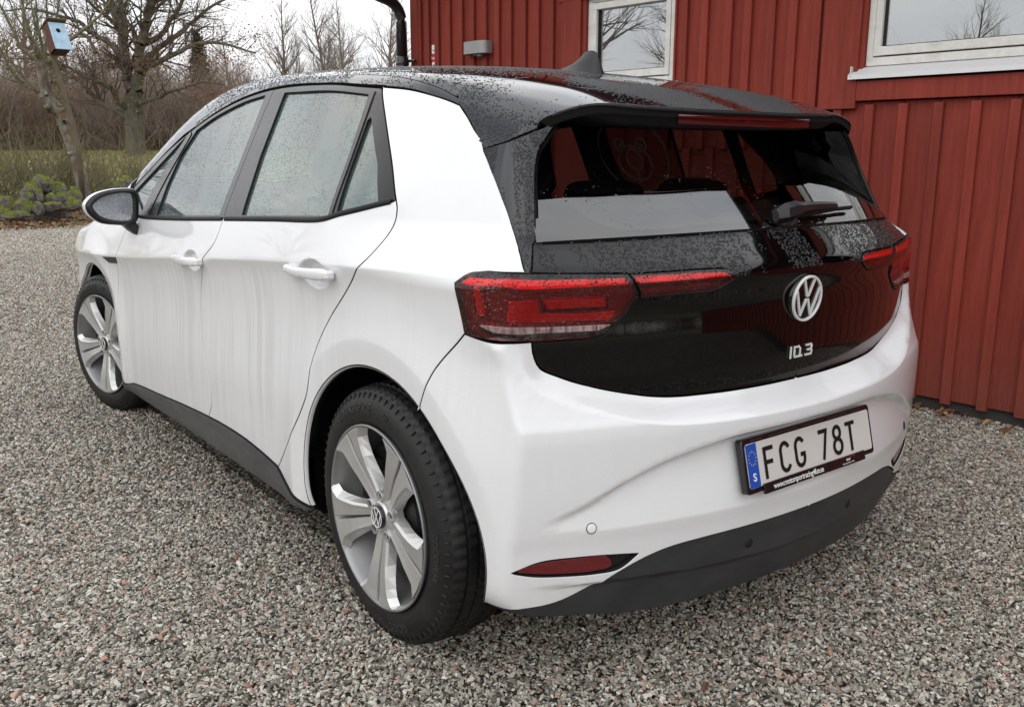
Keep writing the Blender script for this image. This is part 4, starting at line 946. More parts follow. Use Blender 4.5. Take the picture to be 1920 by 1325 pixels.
def wheel(name):
    """local frame: wheel axis = local X, outer face towards -X, centre at origin, x=0 outer face plane of the rim"""
    root=empty(name); 
    th=lambda n:np.linspace(0,2*np.pi,n,endpoint=False)
    def ring(x,r,n): a=th(n); return np.stack([np.full(n,x),r*np.cos(a),r*np.sin(a)],-1)
    # tyre carcass; tread cut into blocks
    n=288; tp=MB()
    prof=[(.014,.236),(.009,.2425),(.004,.252),(.001,.264),(.0,.277),(.001,.290),(.005,.303),(.011,.314),(.018,.3225)]
    rings=[ring(x,r,n) for x,r in prof]
    a=th(n)
    tread=[(.008,.330,0),(.012,.334,1),(.020,.3385,1),(.040,.3415,1),(.0425,.342,2),(.0475,.342,2),(.050,.3430,1),(.072,.3445,1),(.075,.3447,2),(.081,.3447,2),(.084,.3448,1),(.104,.3450,3),(.126,.3448,1),(.129,.3447,2),(.135,.3447,2),(.138,.3445,1),(.160,.3430,1),(.163,.342,2),(.168,.342,2),(.171,.3415,1),(.190,.3385,1),(.198,.334,1),(.206,.322,0)]
    for x,r,kd in tread:
        x=x+.013*(1-x/.24)
        r_=np.full(n,r); ph=(np.arange(n)+ (x-.105)*(60 if x<.105 else -60)*1.0)%4
        if kd==1: r_-=np.where(ph<1.1,.0045,0); r_-=np.where((ph>2.9)&(ph<3.4),.002,0)
        if kd==3: r_-=np.where(ph<1.0,.004,0)
        if kd==2: r_-=.0075
        rings.append(np.stack([np.full(n,x),r_*np.cos(a),r_*np.sin(a)],-1))
    rings+= [ring(x,r,n) for x,r in [(.214,.300),(.218,.28),(.212,.25),(.20,.236)]]
    tp.loft([q[::-1] for q in rings],False,False); ty=tp.build('tyre','tyre',root,sharp=28)
    # radial ribs at the shoulder and lettering on the sidewall
    rb=MB()
    for k in range(n//4):
        a0=2*np.pi*(k*4+2.5)/n
        V,Fc=box(None,(.0125,0,.319),(.006,.0045,.013),None,bev=.0015); 
        V=np.array(V); c,s=math.cos(a0-math.pi/2),math.sin(a0-math.pi/2); V=np.stack([V[:,0]+ (V[:,2]-.318)*.45,V[:,1]*c-V[:,2]*s,V[:,1]*s+V[:,2]*c],-1); rb.add(V,Fc)
    rb.build('shoulder_ribs','tyre',root,smooth=False,kind='stuff')
    def arc_text(s,size,r0,ang,sx=1.0):
        V,Fc=textmesh(s,size,.0014,.0006,1.05); 
        if len(V)==0: return
        aa=math.radians(ang)-(-V[:,0])*sx/r0*(1); rad=r0+V[:,1]
        # seen from outside (-X) the wheel's +Y (front) is on the left: mirror the angle
        A=math.radians(ang)+(V[:,0]*sx/r0); X=.0009+np.abs(rad-.279)**2*9-V[:,2]*1.0-.0012
        P=np.stack([X,-rad*np.sin(A),rad*np.cos(A)],-1); m=MB(); m.add(P,Fc); m.build('raised_lettering','tyretext',root,smooth=False)
    arc_text('ULTRAGRIP ICE',.030,.288,18-24-16,.92); arc_text('SUV',.018,.288,12,.9); arc_text('GOODYEAR',.032,.287,168,1.0); arc_text('GOODYEAR',.022,.287,92,1.0); arc_text('215/55 R18 99T',.012,.283,250,1.0)
    # rim: flange + barrel
    rm=MB(); rm.loft([q[::-1] for q in (ring(.012,.236,96),ring(.001,.2445,96),ring(-.004,.2445,96),ring(-.0055,.242,96),ring(-.003,.238,96),ring(.004,.2345,96),ring(.012,.231,96),ring(.05,.222,96),ring(.085,.205,96),ring(.15,.198,96),ring(.19,.215,96))],False,False)
    rim=rm.build('rim','alloyin',root)
    bd=MB(); bd.loft([ring(.085,.19,64)[::-1],ring(.085,.05,64)[::-1]],False,False); bd.loft([ring(.085,.19,64)[::-1],ring(.10,.19,64)[::-1]],False,False); bd.loft([ring(.055,.115,48)[::-1],ring(.055,.02,48)[::-1]],False,False); bd.loft([ring(.055,.115,48)[::-1],ring(.10,.118,48)[::-1]],False,False)
    bd.box((.09,.14,.05),(.07,.08,.13),.01); bd.build('brake_disc','brake',root)
    # spokes: five pairs, each pair two broad blades
    def dome_x(r): return .018-.020*ss(.03,.20,r)-.004*ss(.2,.236,r)
    def blade(c0,side):
        """side +-1; edge curves in polar: inner edge near the pair's slit, outer edge towards the big window"""
        rr=np.array([.034,.055,.075,.10,.13,.16,.19,.212,.232,.2375])
        inn=np.array([1.0,2.2,2.2,2.0,1.9,1.9,1.9,2.2,2.2,2.2])          # mm-ish half slit as degrees at each radius
        inn=np.array([2.2,2.0,1.8,1.6,1.5,1.5,1.5,1.4,1.2,1.0])
        outw=np.array([36.,29.,24.,20.0,17.2,16.6,16.2,16.6,20.2,22.5])
        m=MB(); rows=[]
        for r,i_,o_ in zip(rr,inn,outw):
            a_=[i_,i_+1.0*.06/r, i_+(o_-i_)*.55, o_-.34/r, o_]
            xs=[dome_x(r)+.007, dome_x(r)+.003, dome_x(r)+.0005, dome_x(r)-.0015, dome_x(r)+.0045]
            row=[]
            for q,x in zip(a_,xs):
                A=math.radians(c0+side*q); row.append((x,r*math.cos(A),r*math.sin(A)))
            for q,x in ((o_+3.5,dome_x(r)+.030-.012*ss(.05,.23,r)),(i_+.2,dome_x(r)+.028-.012*ss(.05,.23,r))):
                A=math.radians(c0+side*q); row.append((x,r*math.cos(A),r*math.sin(A)))
            rows.append(np.array(row))
        if side>0: rows=[q[::-1] for q in rows]
        m.loft(rows,True,True); return m
    for k in range(5):
        c0=180-72*k
        # y axis forward=left seen from outside: angle measured from +Y
        c0=72*k+54
        for s in (1,-1): blade(c0,s).build('spoke','alloy',root,smooth=False)
    # hub ring, nuts, cap
    hb=MB(); hb.loft([q[::-1] for q in (ring(.045,.07,40),ring(.026,.070,40),ring(.020,.062,40),ring(.017,.040,40),ring(.012,.036,40),ring(.012,.031,40))],False,False); hb.build('hub','alloy',root,sharp=30)
    for k in range(5):
        A=math.radians(18+72*k); c=np.array([.0,.056*math.cos(A),.056*math.sin(A)])
        nb=MB(); 
        def rg2(x,r,n_=14): t=th(n_); return np.stack([np.full(n_,x),c[1]+r*np.cos(t),c[2]+r*np.sin(t)],-1)[::-1]
        nb.loft([rg2(.030,.0145),rg2(.012,.0145),rg2(.011,.0125),rg2(.026,.0115)],False,True,mi=0); nb.loft([rg2(.028,.0085,6),rg2(.016,.0085,6),rg2(.015,.0065,6)],False,True,mi=1)
        nb.build('wheel_bolt',['alloy','brake'],root,sharp=30)
    cp=MB(); cp.loft([q[::-1] for q in (ring(.014,.0305,40),ring(.004,.0305,40),ring(.0025,.029,40))],False,True); cap=cp.build('hub_cap','holder',root)
    lg=logo_mesh(.0275,.0012); V=np.array(lg.V); lg.V=[(.0022-v[2],-v[0],v[1]) for v in V]; lg.build('hub_emblem','chrome',root,smooth=False)
    return root
def copy_part(o,parent):
    c=o.copy(); COL.objects.link(c); c.parent=parent
    for ch in o.children: copy_part(ch,c)
    return c
def place_wheel(src,loc,rz,sgn):
    c=copy_part(src,car); c.location=loc; c.rotation_euler=(0,0,rz); c.scale=(sgn,1,1)
wsrc=wheel('wheel'); _st=.231; cx=-.77-.0084
wsrc.parent=car; wsrc.location=(-.886,0,.343)
place_wheel(wsrc,(cx-.116*math.cos(_st),2.77-.116*math.sin(_st),.343),_st,1)
place_wheel(wsrc,(.886,0,.343),0,-1)
cx=-cx
place_wheel(wsrc,(cx+.116*math.cos(_st),2.77+.116*math.sin(_st),.343),_st,-1)
# ---------------------------------------------------------------- cabin
cb=MB(); cb.box((0,1.3,.36),(1.62,2.9,.06),.01); cb.box((0,-.25,.62),(1.25,.40,.30),.03); cb.box((0,2.35,.80),(1.35,.45,.32),.05); 
cb.box((0,.95,.5),(.25,1.2,.3),.03); cb.build('cabin_floor','cabin',car,smooth=False)
ps=MB(); ps.box((0,-.12,.985),(1.22,.46,.02),.005); ps.build('parcel_shelf','cabin',car,smooth=False)
def seat(name,x,y,w_,z0=.40,tilt=.28,head=True,hr=.0):
    mb=MB(); c,s=math.cos(tilt),math.sin(tilt); R_=[[1,0,0],[0,c,-s],[0,s,c]]
    R_=[[1,0,0],[0,c,s],[0,-s,c]]
    mb.box((x,y+.22,z0+.10),(w_,.48,.16),.04); mb.box((x,y-.08,z0+.45),(w_*.95,.14,.62),.05,rot=[[1,0,0],[0,c,s],[0,-s,c]])
    return mb
def rounded(name,c,s,m,parent,e=.35,tilt=0,n=20):
    """superellipsoid cushion"""
    mb=MB(); rings=[]
    for i in range(1,n):
        v=-math.pi/2+math.pi*i/n; r=[]
        for j in range(n*2):
            u=2*math.pi*j/(n*2); f=lambda q:math.copysign(abs(q)**e,q)
            p=np.array([s[0]/2*f(math.cos(v))*f(math.cos(u)),s[1]/2*f(math.cos(v))*f(math.sin(u)),s[2]/2*f(math.sin(v))])
            p=np.array([p[0],p[1]*math.cos(tilt)-p[2]*math.sin(tilt),p[1]*math.sin(tilt)+p[2]*math.cos(tilt)])+c; r.append(p)
        rings.append(r)
    mb.loft(rings); return mb.build(name,m,parent)
for x in (-.36,.36):
    b=rounded('front_seat',(x,1.28,.78),(.48,.13,.66),'seat',car,.5,-.0+.22); rounded('headrest',(x,1.12,1.19),(.25,.10,.17),'seat',b,.5,.2); rounded('seat_cushion',(x,1.55,.50),(.5,.50,.16),'seat',b,.4)
b=rounded('rear_seat',(0,.22,.76),(1.22,.14,.60),'seat',car,.35,.24); rounded('seat_cushion',(0,.50,.48),(1.24,.50,.16),'seat',b,.35)
for x in (-.40,0,.40): rounded('headrest',(x,.115,1.115),(.29,.09,.13),'seat',b,.42,.2)
# inner pillar and roof lining so the cabin reads dark from behind
ln=panel('headliner',[(dtf[0][0]+.0,-.05),(CEN,-.05),(CEN,1.7),(dtf[-1][0]+.03,1.66)]+[(s+.02,y) for s,y in dtf[::-1]][1:],['cabin','cabin'],car,ch='roof',center=True,sp=.06,off=-.035,gap=0)
for poly,nm in (([(.235,1.02),(.235,1.20),(.33,1.36),(.30,1.41),(.05,1.37),(-.10,1.27),(-.28,1.06),(-.28,.84),(.45,.82),(.45,1.02)],'pillar_lining'),):
    o=panel(nm,poly,['cabin','cabin'],car,off=-.03,sp=.05,gap=0)
    me=o
    # leave the small quarter window open
    mirror(o)
# steering wheel
sw_=MB(); t_=np.linspace(0,2*np.pi,33); R0=np.array([[1,0,0],[0,math.cos(.45),-math.sin(.45)],[0,math.sin(.45),math.cos(.45)]])
pts=[np.array([-.36,1.98,.93])+R0@np.array([.175*math.cos(q),0,.175*math.sin(q)]) for q in t_]; sw_.tube(pts,.014,8); sw_.build('steering_wheel','cabin',car)
# bear-shaped sun shade clipped inside the right rear window
MAT['shade']=thinglass('shade_mesh',(.42,.34,.32),.0,.10,(.10,.06,.055)); MAT['shadeline']=mat('shade_white_print',(.9,.88,.86),.7)
def _tl():
    m=MAT['shadeline']; t=m.node_tree; t.nodes.clear(); o=N(t,'ShaderNodeOutputMaterial'); a=N(t,'ShaderNodeBsdfTranslucent'); a.inputs[0].default_value=(.9,.88,.85,1); b=N(t,'ShaderNodeBsdfDiffuse'); b.inputs[0].default_value=(.9,.88,.85,1); x=N(t,'ShaderNodeMixShader'); x.inputs[0].default_value=.35; L(t,a.outputs[0],x.inputs[1]); L(t,b.outputs[0],x.inputs[2]); L(t,x.outputs[0],o.inputs[0])
_tl()
def shade_pt(y,z,dx=0): return np.array([W0b(y,z)-.030-dx,y,z])
shp=cr([(.53,1.10),(.51,1.26),(.53,1.40),(.75,1.425),(.93,1.43),(.97,1.26),(.95,1.09),(.76,1.085)],.03,closed=True)
mb=MB(); P=[shade_pt(y,z) for y,z in shp]; mb.add(P,[tuple(range(len(P)))]); shd=mb.build('sun_shade','shade',car,smooth=False)
mb=MB(); mb.tube(P+[P[0]],.006,6); mb.build('shade_rim','rubber',shd)
mb=MB()
def loop(cy,cz,ry,rz,a0=0,a1=360,w_=.0042):
    pts=[shade_pt(cy+ry*math.cos(math.radians(a0+(a1-a0)*i/32)),cz+rz*math.sin(math.radians(a0+(a1-a0)*i/32)),.003) for i in range(33)]; mb.tube(pts,w_,5)
loop(.745,1.262,.185,.150); loop(.885,1.385,.05,.040,-30,200); loop(.605,1.385,.05,.040,-10,215)
loop(.745,1.225,.088,.068); loop(.805,1.296,.026,.026); loop(.685,1.296,.026,.026); loop(.745,1.240,.040,.042); loop(.80,1.292,.008,.008); loop(.690,1.292,.008,.008)
mb.tube([shade_pt(.745,1.198,.003),shade_pt(.745,1.16,.003)],.003,5); mb.build('bear_outline','shadeline',shd)

# ---------------------------------------------------------------- rain beads standing on the black panels (uncountable)
import bmesh
def bead(seed,m='bead'):
    r=np.random.default_rng(seed); bm=bmesh.new(); bmesh.ops.create_icosphere(bm,subdivisions=2,radius=1)
    for v in list(bm.verts):
        if v.co.z<-.3: bm.verts.remove(v)
    k1,k2=r.uniform(.85,1.15),r.uniform(.8,1.2)
    for v in bm.verts: v.co.x*=k1*(1+.12*math.sin(3*math.atan2(v.co.y,v.co.x)+seed)); v.co.y*=k2
    me=bpy.data.meshes.new('bead'); bm.to_mesh(me); bm.free(); me.polygons.foreach_set('use_smooth',[True]*len(me.polygons)); me.materials.append(MAT[m]); o=bpy.data.objects.new('bead',me); COL.objects.link(o); return o
from mathutils import noise as mn
def beads(name,poly,n,r0,r1,ch,src,m='bead',lo=-.2,fs=(9,9),off=.0,flat=.6,mirrored=False,pw=2.2):
    poly=np.array(poly); mn_,mx=poly.min(0),poly.max(0); fn,Fi,cen=CH[ch]
    if mirrored: pass
    Q=RNG.uniform(mn_,mx,(n,2)); Q=Q[inpoly(Q,poly)]
    k=np.array([mn.noise(Vector((q[0]*fs[0],q[1]*fs[1],3.3)))+.5*mn.noise(Vector((q[0]*fs[0]*2.7,q[1]*fs[1]*2.3,7.3))) for q in Q])+RNG.normal(0,.12,len(Q)); Q=Q[k>lo]
    P=fn(Q); Nn=gradf(P,Fi); P=P+Nn*off; sg=np.ones(len(P))
    if mirrored: f=RNG.random(len(P))<.5; P[f,0]*=-1; Nn[f,0]*=-1
    r=r0+(r1-r0)*RNG.random(len(P))**pw; a=-np.arcsin(np.clip(Nn[:,1],-1,1)); b=np.arctan2(Nn[:,0],Nn[:,2])
    o=scatter(name,P,np.stack([r,r*RNG.uniform(.85,1.3,len(P)),r*flat],-1),np.stack([a,b,np.zeros(len(P))],-1),src); o.parent=car; return o
BS=[bead(i) for i in range(3)]
spoly=gapline[::-1]+spl_side[1:-1]+seam+TE[1:]
BR=beads('water_beads',spoly,95000,.0008,.0025,'roof',BS,flat=.5,lo=-.15,fs=(3,2.2),mirrored=True)
rpoly=gapline[2:]+[(CEN,1.78),(rs[-1][0]+.1,1.76),(rs[-1][0],1.734)]+rs[::-1][1:-1]
BS=[bead(i) for i in range(3)]
beads('water_beads',rpoly,70000,.0010,.0030,'roof',BS,flat=.45,lo=-.35,fs=(3,2.2),mirrored=True)
BS=[bead(i) for i in range(3)]
beads('water_beads',ctf[:-1]+dtf+rs[::-1],11000,.0008,.0022,'roof',BS,lo=-.15,fs=(8,4))
BS=[bead(i) for i in range(3)]
fpoly=[p for p in FN if p[1]<1.271]+[(-.2745,1.012),(-.281,1.0125)]+[(-.3005,1.069)]+GL[1:-1]+cr([(-.445,1.331),(-.395,1.312),(-.267,1.289),(-.047,1.270)])
beads('water_beads',fpoly,15000,.0006,.0021,'h',BS,lo=-.02,fs=(26,5))
BS=[bead(i) for i in range(3)]
stp=LIT+[(-.283,1.014)]+GB+[(UC,.990)]
beads('water_beads',stp,10500,.0008,.0034,'h',BS,lo=-.04,fs=(14,5),mirrored=True)
BS=[bead(i) for i in range(3)]
beads('water_beads',[(-.14,.985),(-.165,1.009),(-.20,1.013),(-.28,1.010),(-.47,1.002),(-.74,.997),(-.75,.985),(-.6,.978),(-.3,.975)],1300,.0006,.0019,'h',BS,lo=-.2,fs=(14,9),off=.005)
for gpoly in (fq,fg,rgp,qg):
    BS=[bead(i,'beadglass') for i in range(2)]
    a_=abs(area(np.array(gpoly))); beads('water_beads',gpoly,int(26000*a_),.0008,.0024,'h',BS,lo=-.3,fs=(6,4),off=-.007)
# ================================================================ the yard
def b_ground(t,b):
    c=N(t,'ShaderNodeTexCoord'); s=N(t,'ShaderNodeSeparateXYZ'); L(t,c.outputs['Object'],s.inputs[0])
    v=N(t,'ShaderNodeTexVoronoi'); v.inputs['Scale'].default_value=62; v.inputs['Randomness'].default_value=1; L(t,coords(t),v.inputs['Vector'])
    sp=N(t,'ShaderNodeSeparateColor'); L(t,v.outputs['Color'],sp.inputs[0])
    g=ramp(t,sp.outputs[0],[(0,(.14,.13,.11)),(.35,(.25,.23,.19)),(.7,(.38,.355,.30)),(.93,(.48,.455,.39)),(1,(.27,.15,.12))])
    dk=ramp(t,v.outputs['Distance'],[(.25,(1,1,1)),(.62,(.25,.25,.25))]); g=mixc(t,1,g,dk,'MULTIPLY')
    big=ramp(t,noise(t,coords(t),.55,5,.6),[(.35,(.80,.78,.75)),(.65,(1.12,1.1,1.05))]); g=mixc(t,1,g,big,'MULTIPLY')
    far=N(t,'ShaderNodeMapRange'); far.inputs[1].default_value=6; far.inputs[2].default_value=13; L(t,s.outputs[1],far.inputs[0])
    g=mixc(t,math_(t,'MULTIPLY',far.outputs[0],.75),g,ramp(t,noise(t,coords(t,(1,.35,1)),9,6,.8),[(.35,(.22,.20,.17)),(.65,(.38,.35,.31))]))
    # leaf litter and moss behind the gravel, then the meadow
    e=math_(t,'ADD',s.outputs[1],math_(t,'MULTIPLY',noise(t,coords(t),.8,4,.6),2.0)); k=N(t,'ShaderNodeMapRange'); k.inputs[1].default_value=16.4; k.inputs[2].default_value=16.7; L(t,e,k.inputs[0])
    lit=ramp(t,noise(t,coords(t),7,7,.75),[(.36,(.045,.028,.018)),(.48,(.10,.055,.035)),(.56,(.09,.085,.018)),(.70,(.13,.15,.02))])
    g=mixc(t,k.outputs[0],g,lit)
    k2=N(t,'ShaderNodeMapRange'); k2.inputs[1].default_value=21; k2.inputs[2].default_value=23; L(t,e,k2.inputs[0])
    md=ramp(t,noise(t,coords(t,(1,.4,1)),.9,6,.7),[(.35,(.24,.20,.09)),(.5,(.29,.26,.11)),(.68,(.31,.31,.12))])
    g=mixc(t,k2.outputs[0],g,md)
    yy=N(t,'ShaderNodeMapRange'); yy.inputs[1].default_value=-24; yy.inputs[2].default_value=-26; L(t,s.outputs[1],yy.inputs[0]); g=mixc(t,yy.outputs[0],g,(.12,.115,.04))
    xx=N(t,'ShaderNodeMapRange'); xx.inputs[1].default_value=-12; xx.inputs[2].default_value=-13; L(t,s.outputs[0],xx.inputs[0]); g=mixc(t,xx.outputs[0],g,(.12,.115,.04))
    L(t,g,b.inputs['Base Color'])
    hgt=math_(t,'MULTIPLY',math_(t,'SUBTRACT',.6,v.outputs['Distance']),1.0); bump(t,b,hgt,.8,.012)
    b.inputs['Roughness'].default_value=.75
MAT['ground']=mat('ground_surface',(.2,.2,.2),.8,build=b_ground)
def gz(x,y):
    d=np.hypot(x+1.9,y+1.95); return 1.35*ss(20,52,d)+3.0*ss(50,260,d)
gx=np.concatenate([-np.geomspace(900,12,22),np.linspace(-10,10,11),np.geomspace(12,900,22)])
XX,YY=np.meshgrid(gx,gx+3); ZZ=gz(XX,YY)-.006
V=np.stack([XX,YY,ZZ],-1).reshape(-1,3); n=len(gx); Fc=[(i*n+j,i*n+j+1,(i+1)*n+j+1,(i+1)*n+j) for i in range(n-1) for j in range(n-1)]
newobj('ground',V,Fc,'ground',kind='structure')
def b_stone(t,b):
    oi=N(t,'ShaderNodeObjectInfo'); r=oi.outputs['Random']
    c=ramp(t,r,[(0,(.13,.12,.098)),(.25,(.25,.23,.19)),(.5,(.39,.36,.30)),(.78,(.53,.495,.42)),(.90,(.66,.625,.55)),(.925,(.60,.57,.50)),(.93,(.38,.20,.14)),(1,(.50,.32,.24))])
    n=noise(t,coords(t),60,4,.7); c=mixc(t,1,c,ramp(t,n,[(.3,(.68,.68,.68)),(.7,(1.25,1.25,1.25))]),'MULTIPLY'); L(t,c,b.inputs['Base Color']); b.inputs['Roughness'].default_value=.62
MAT['stone']=mat('crushed_stone',(.2,.2,.2),.6,build=b_stone)
import bmesh
def chip(seed):
    r=np.random.default_rng(seed); bm=bmesh.new(); 
    k=r.normal(size=(11,3)); k/=np.linalg.norm(k,axis=1,keepdims=True); k*=[1,.78,.55]; k*=r.uniform(.85,1.1,(11,1))
    for p in k: bm.verts.new(p*.5)
    bmesh.ops.convex_hull(bm,input=bm.verts); bmesh.ops.dissolve_limit(bm,angle_limit=.12,verts=bm.verts,edges=bm.edges)
    for v in [v for v in bm.verts if not v.link_faces]: bm.verts.remove(v)
    me=bpy.data.meshes.new('gravel_chip'); bm.to_mesh(me); bm.free(); me.materials.append(MAT['stone']); o=bpy.data.objects.new('gravel_chip',me); COL.objects.link(o); return o
chips=[chip(100+i) for i in range(9)]
def inview(P,m=220):
    d=P-CAMP; z=d@np.array(_f); x=960+1694*(d@np.array(_r2))/z; y=662-1694*(d@np.array(_u2))/z; return (z>.3)&(x>-m)&(x<1920+m)&(y<1325+m)
def field(n,ymax,smin,smax,zoff,ymin=-3.2,pw=1.0):
    x=RNG.uniform(-6,2.45 if ymax<11 else 4.5,n); y=RNG.uniform(ymin,ymax,n); P=np.stack([x,y,np.zeros(n)],-1); P=P[inview(P)]
    k=~((np.abs(P[:,0])<.72)&(P[:,1]>-.1)&(P[:,1]<3.2)); P=P[k]; n=len(P)
    s=smin+(smax-smin)*RNG.random(n)**1.6; P[:,2]=s*.18+zoff*RNG.random(n)
    return P,s
A=[field(640000,1.2,.009,.020,.006),field(26000,1.2,.020,.032,.004),field(300000,5.2,.012,.024,.006,1.2),field(240000,11.5,.017,.030,.007,5.2),field(120000,15.6,.026,.042,.008,11.3)]
P=np.vstack([a[0] for a in A]); s=np.concatenate([a[1] for a in A]); n=len(P)
SCL=np.stack([s,s*RNG.uniform(.7,1,n),s*RNG.uniform(.6,1,n)],-1); ROT=np.stack([RNG.normal(0,.45,n),RNG.normal(0,.45,n),RNG.uniform(0,6.28,n)],-1)
print('gravel stones',n)
scatter('gravel',P,SCL,ROT,chips)
# ---------------------------------------------------------------- leaves
def b_leaf(t,b):
    oi=N(t,'ShaderNodeObjectInfo'); L(t,ramp(t,oi.outputs['Random'],[(0,(.07,.03,.015)),(.5,(.17,.075,.035)),(.85,(.30,.15,.07)),(1,(.36,.22,.12))]),b.inputs['Base Color'])
MAT['leaf']=mat('dead_oak_leaf',(.16,.07,.035),.6,build=b_leaf)
def leafmesh(seed):
    r=np.random.default_rng(seed); pts=[(0,-.5,0),(.16,-.3,.02),(.13,-.15,.03),(.27,0,.06),(.17,.12,.03),(.24,.3,.04),(.1,.5,0)]
    R_=[(x,y,z+r.normal(0,.03)) for x,y,z in pts]; Lf=[(-x,y,z+r.normal(0,.04)) for x,y,z in pts[1:]][::-1]
    V=R_+Lf+[(0,0,-.02)]; n=len(V)-1; return newobj('dead_leaf',V,[(i,(i+1)%n,n) for i in range(n)],'leaf',smooth=False)
lfs=[leafmesh(i) for i in range(4)]
WO=np.array([2.388,.291]); WD=np.array([.110,-.994]); WD=WD/np.linalg.norm(WD); WN=np.array([WD[1],-WD[0]])   # outward
def wpt(s_,out,z): q=WO+WD*s_+WN*out; return (q[0],q[1],z)
pts=[];sc=[];ro=[]
for _ in range(230):
    q=wpt(RNG.uniform(-1.2,3),abs(RNG.normal(0,.055))+.0,.018+.01*RNG.random()); pts.append(q); k=RNG.uniform(.035,.07); sc.append((k,k,k)); ro.append((RNG.normal(0,.4),RNG.normal(0,.4),RNG.uniform(0,6)))
for _ in range(45):
    pts.append((RNG.uniform(-5,2.3),RNG.uniform(-1.6,6),.02)); k=RNG.uniform(.02,.045); sc.append((k,k*.6,k)); ro.append((RNG.normal(0,.4),RNG.normal(0,.4),RNG.uniform(0,6)))
for _ in range(5200):
    q=(RNG.uniform(-5,9),RNG.uniform(14.9,20.5)); pts.append((*q,.03+.04*RNG.random()+float(gz(*q)))); k=RNG.uniform(.05,.11); sc.append((k,k,k)); ro.append((RNG.normal(0,.5),RNG.normal(0,.5),RNG.uniform(0,6)))
scatter('fallen_leaves',pts,sc,ro,lfs)
# grass tufts on the gravel edge and in the yard
def b_grass(t,b):
    oi=N(t,'ShaderNodeObjectInfo'); L(t,ramp(t,oi.outputs['Random'],[(0,(.18,.19,.06)),(.6,(.33,.31,.12)),(1,(.45,.38,.18))]),b.inputs['Base Color'])
MAT['grass']=mat('winter_grass',(.1,.12,.02),.7,build=b_grass)
def tuft(seed,nb=26,h=1.0):
    r=np.random.default_rng(seed); V=[];Fc=[]
    for _ in range(nb):
        a=r.uniform(0,6.28); l=r.uniform(.5,1)*h; w_=.035; lean=r.uniform(.15,.75); p=r.normal(0,.16,2); d=np.array([math.cos(a),math.sin(a)]); q=np.array([-d[1],d[0]])*w_
        b=len(V); m=p+d*l*lean*.35; e=p+d*l*lean
        V+=[(*(p-q),0),(*(p+q),0),(*(m+q*.7),l*.6),(*(m-q*.7),l*.6),(*e,l*.95)]; Fc+=[(b,b+1,b+2,b+3),(b+3,b+2,b+4)]
    return newobj('grass_tuft',V,Fc,'grass',smooth=False)
tfs=[tuft(i) for i in range(4)]
pts=[];sc=[];ro=[]
def addt(x,y,k): pts.append((x,y,float(gz(x,y))-.01)); sc.append((k*1.2,k*1.2,k)); ro.append((0,0,RNG.uniform(0,6)))
for cx_,cy_,nn,sp in ((-2.5,4.3,14,.10),(1.95,-.62,7,.05),(-1.95,2.9,6,.06),(.4,-.9,2,.02),(1.2,-.6,2,.02)):
    for _ in range(nn): addt(RNG.normal(cx_,sp),RNG.normal(cy_,sp),RNG.uniform(.012,.03))
for _ in range(2600): addt(RNG.uniform(-5,9),RNG.uniform(14.6,21) if RNG.random()<.6 else RNG.uniform(15.5,17.2),RNG.uniform(.03,.08))
for _ in range(9000):
    d=RNG.uniform(23,60); a=math.radians(RNG.uniform(4,26)); addt(CAMP[0]+d*math.sin(a),CAMP[1]+d*math.cos(a),RNG.uniform(.06,.18))
scatter('grass',pts,sc,ro,tfs)
# ================================================================ the red building
bld=empty('red_building',(WO[0],WO[1],0),math.atan2(WD[1],WD[0])); tag(bld,'red wooden building with vertical board and batten wall beside the car','building')
def b_red(t,b):
    n=noise(t,coords(t,(14,14,.9)),3,6,.65); m=noise(t,coords(t,(1,1,.35)),1.3,4,.6); 
    oi=N(t,'ShaderNodeObjectInfo')
    c=ramp(t,n,[(.3,(.20,.031,.020)),(.5,(.245,.040,.026)),(.7,(.29,.051,.034))])
    c=mixc(t,1,c,ramp(t,oi.outputs['Random'],[(0,(.86,.86,.86)),(1,(1.1,1.08,1.08))]),'MULTIPLY')
    c=mixc(t,1,c,ramp(t,m,[(.35,(.85,.85,.85)),(.65,(1.08,1.08,1.08))]),'MULTIPLY')
    # knots and bare nicks
    v=N(t,'ShaderNodeTexVoronoi'); v.inputs['Scale'].default_value=2.6; L(t,coords(t,(2.2,2.2,.9)),v.inputs['Vector']); k=ramp(t,v.outputs['Distance'],[(.035,(1,1,1)),(.06,(0,0,0))])
    c=mixc(t,math_(t,'MULTIPLY',k,.55),c,(.10,.018,.012))
    v2=N(t,'ShaderNodeTexVoronoi'); v2.inputs['Scale'].default_value=4.5; L(t,coords(t,(2.5,2.5,1)),v2.inputs['Vector']); k2=ramp(t,v2.outputs['Distance'],[(.022,(1,1,1)),(.03,(0,0,0))])
    c=mixc(t,math_(t,'MULTIPLY',k2,.5),c,(.42,.28,.20))
    gp=N(t,'ShaderNodeNewGeometry'); gs=N(t,'ShaderNodeSeparateXYZ'); L(t,gp.outputs['Position'],gs.inputs[0]); mu=N(t,'ShaderNodeMapRange'); mu.inputs[1].default_value=.50; mu.inputs[2].default_value=.05; L(t,gs.outputs[2],mu.inputs[0])
    mk=math_(t,'MULTIPLY',mu.outputs[0],ramp(t,noise(t,None,28,6,.75),[(.42,(0,0,0)),(.6,(.75,.75,.75))])); c=mixc(t,mk,c,(.15,.075,.05))
    L(t,c,b.inputs['Base Color']); bump(t,b,noise(t,coords(t,(22,22,1)),4,6,.7),.5,.005)
MAT['red']=mat('falu_red_paint',(.25,.04,.025),.72,spec=.3,build=b_red)
MAT['white']=mat('white_window_paint',(.60,.585,.54),.4,build=lambda t,b:L(t,ramp(t,noise(t,coords(t,(3,3,3)),5,5,.7),[(.3,(.60,.58,.53)),(.6,(.74,.725,.69))]),b.inputs['Base Color']))
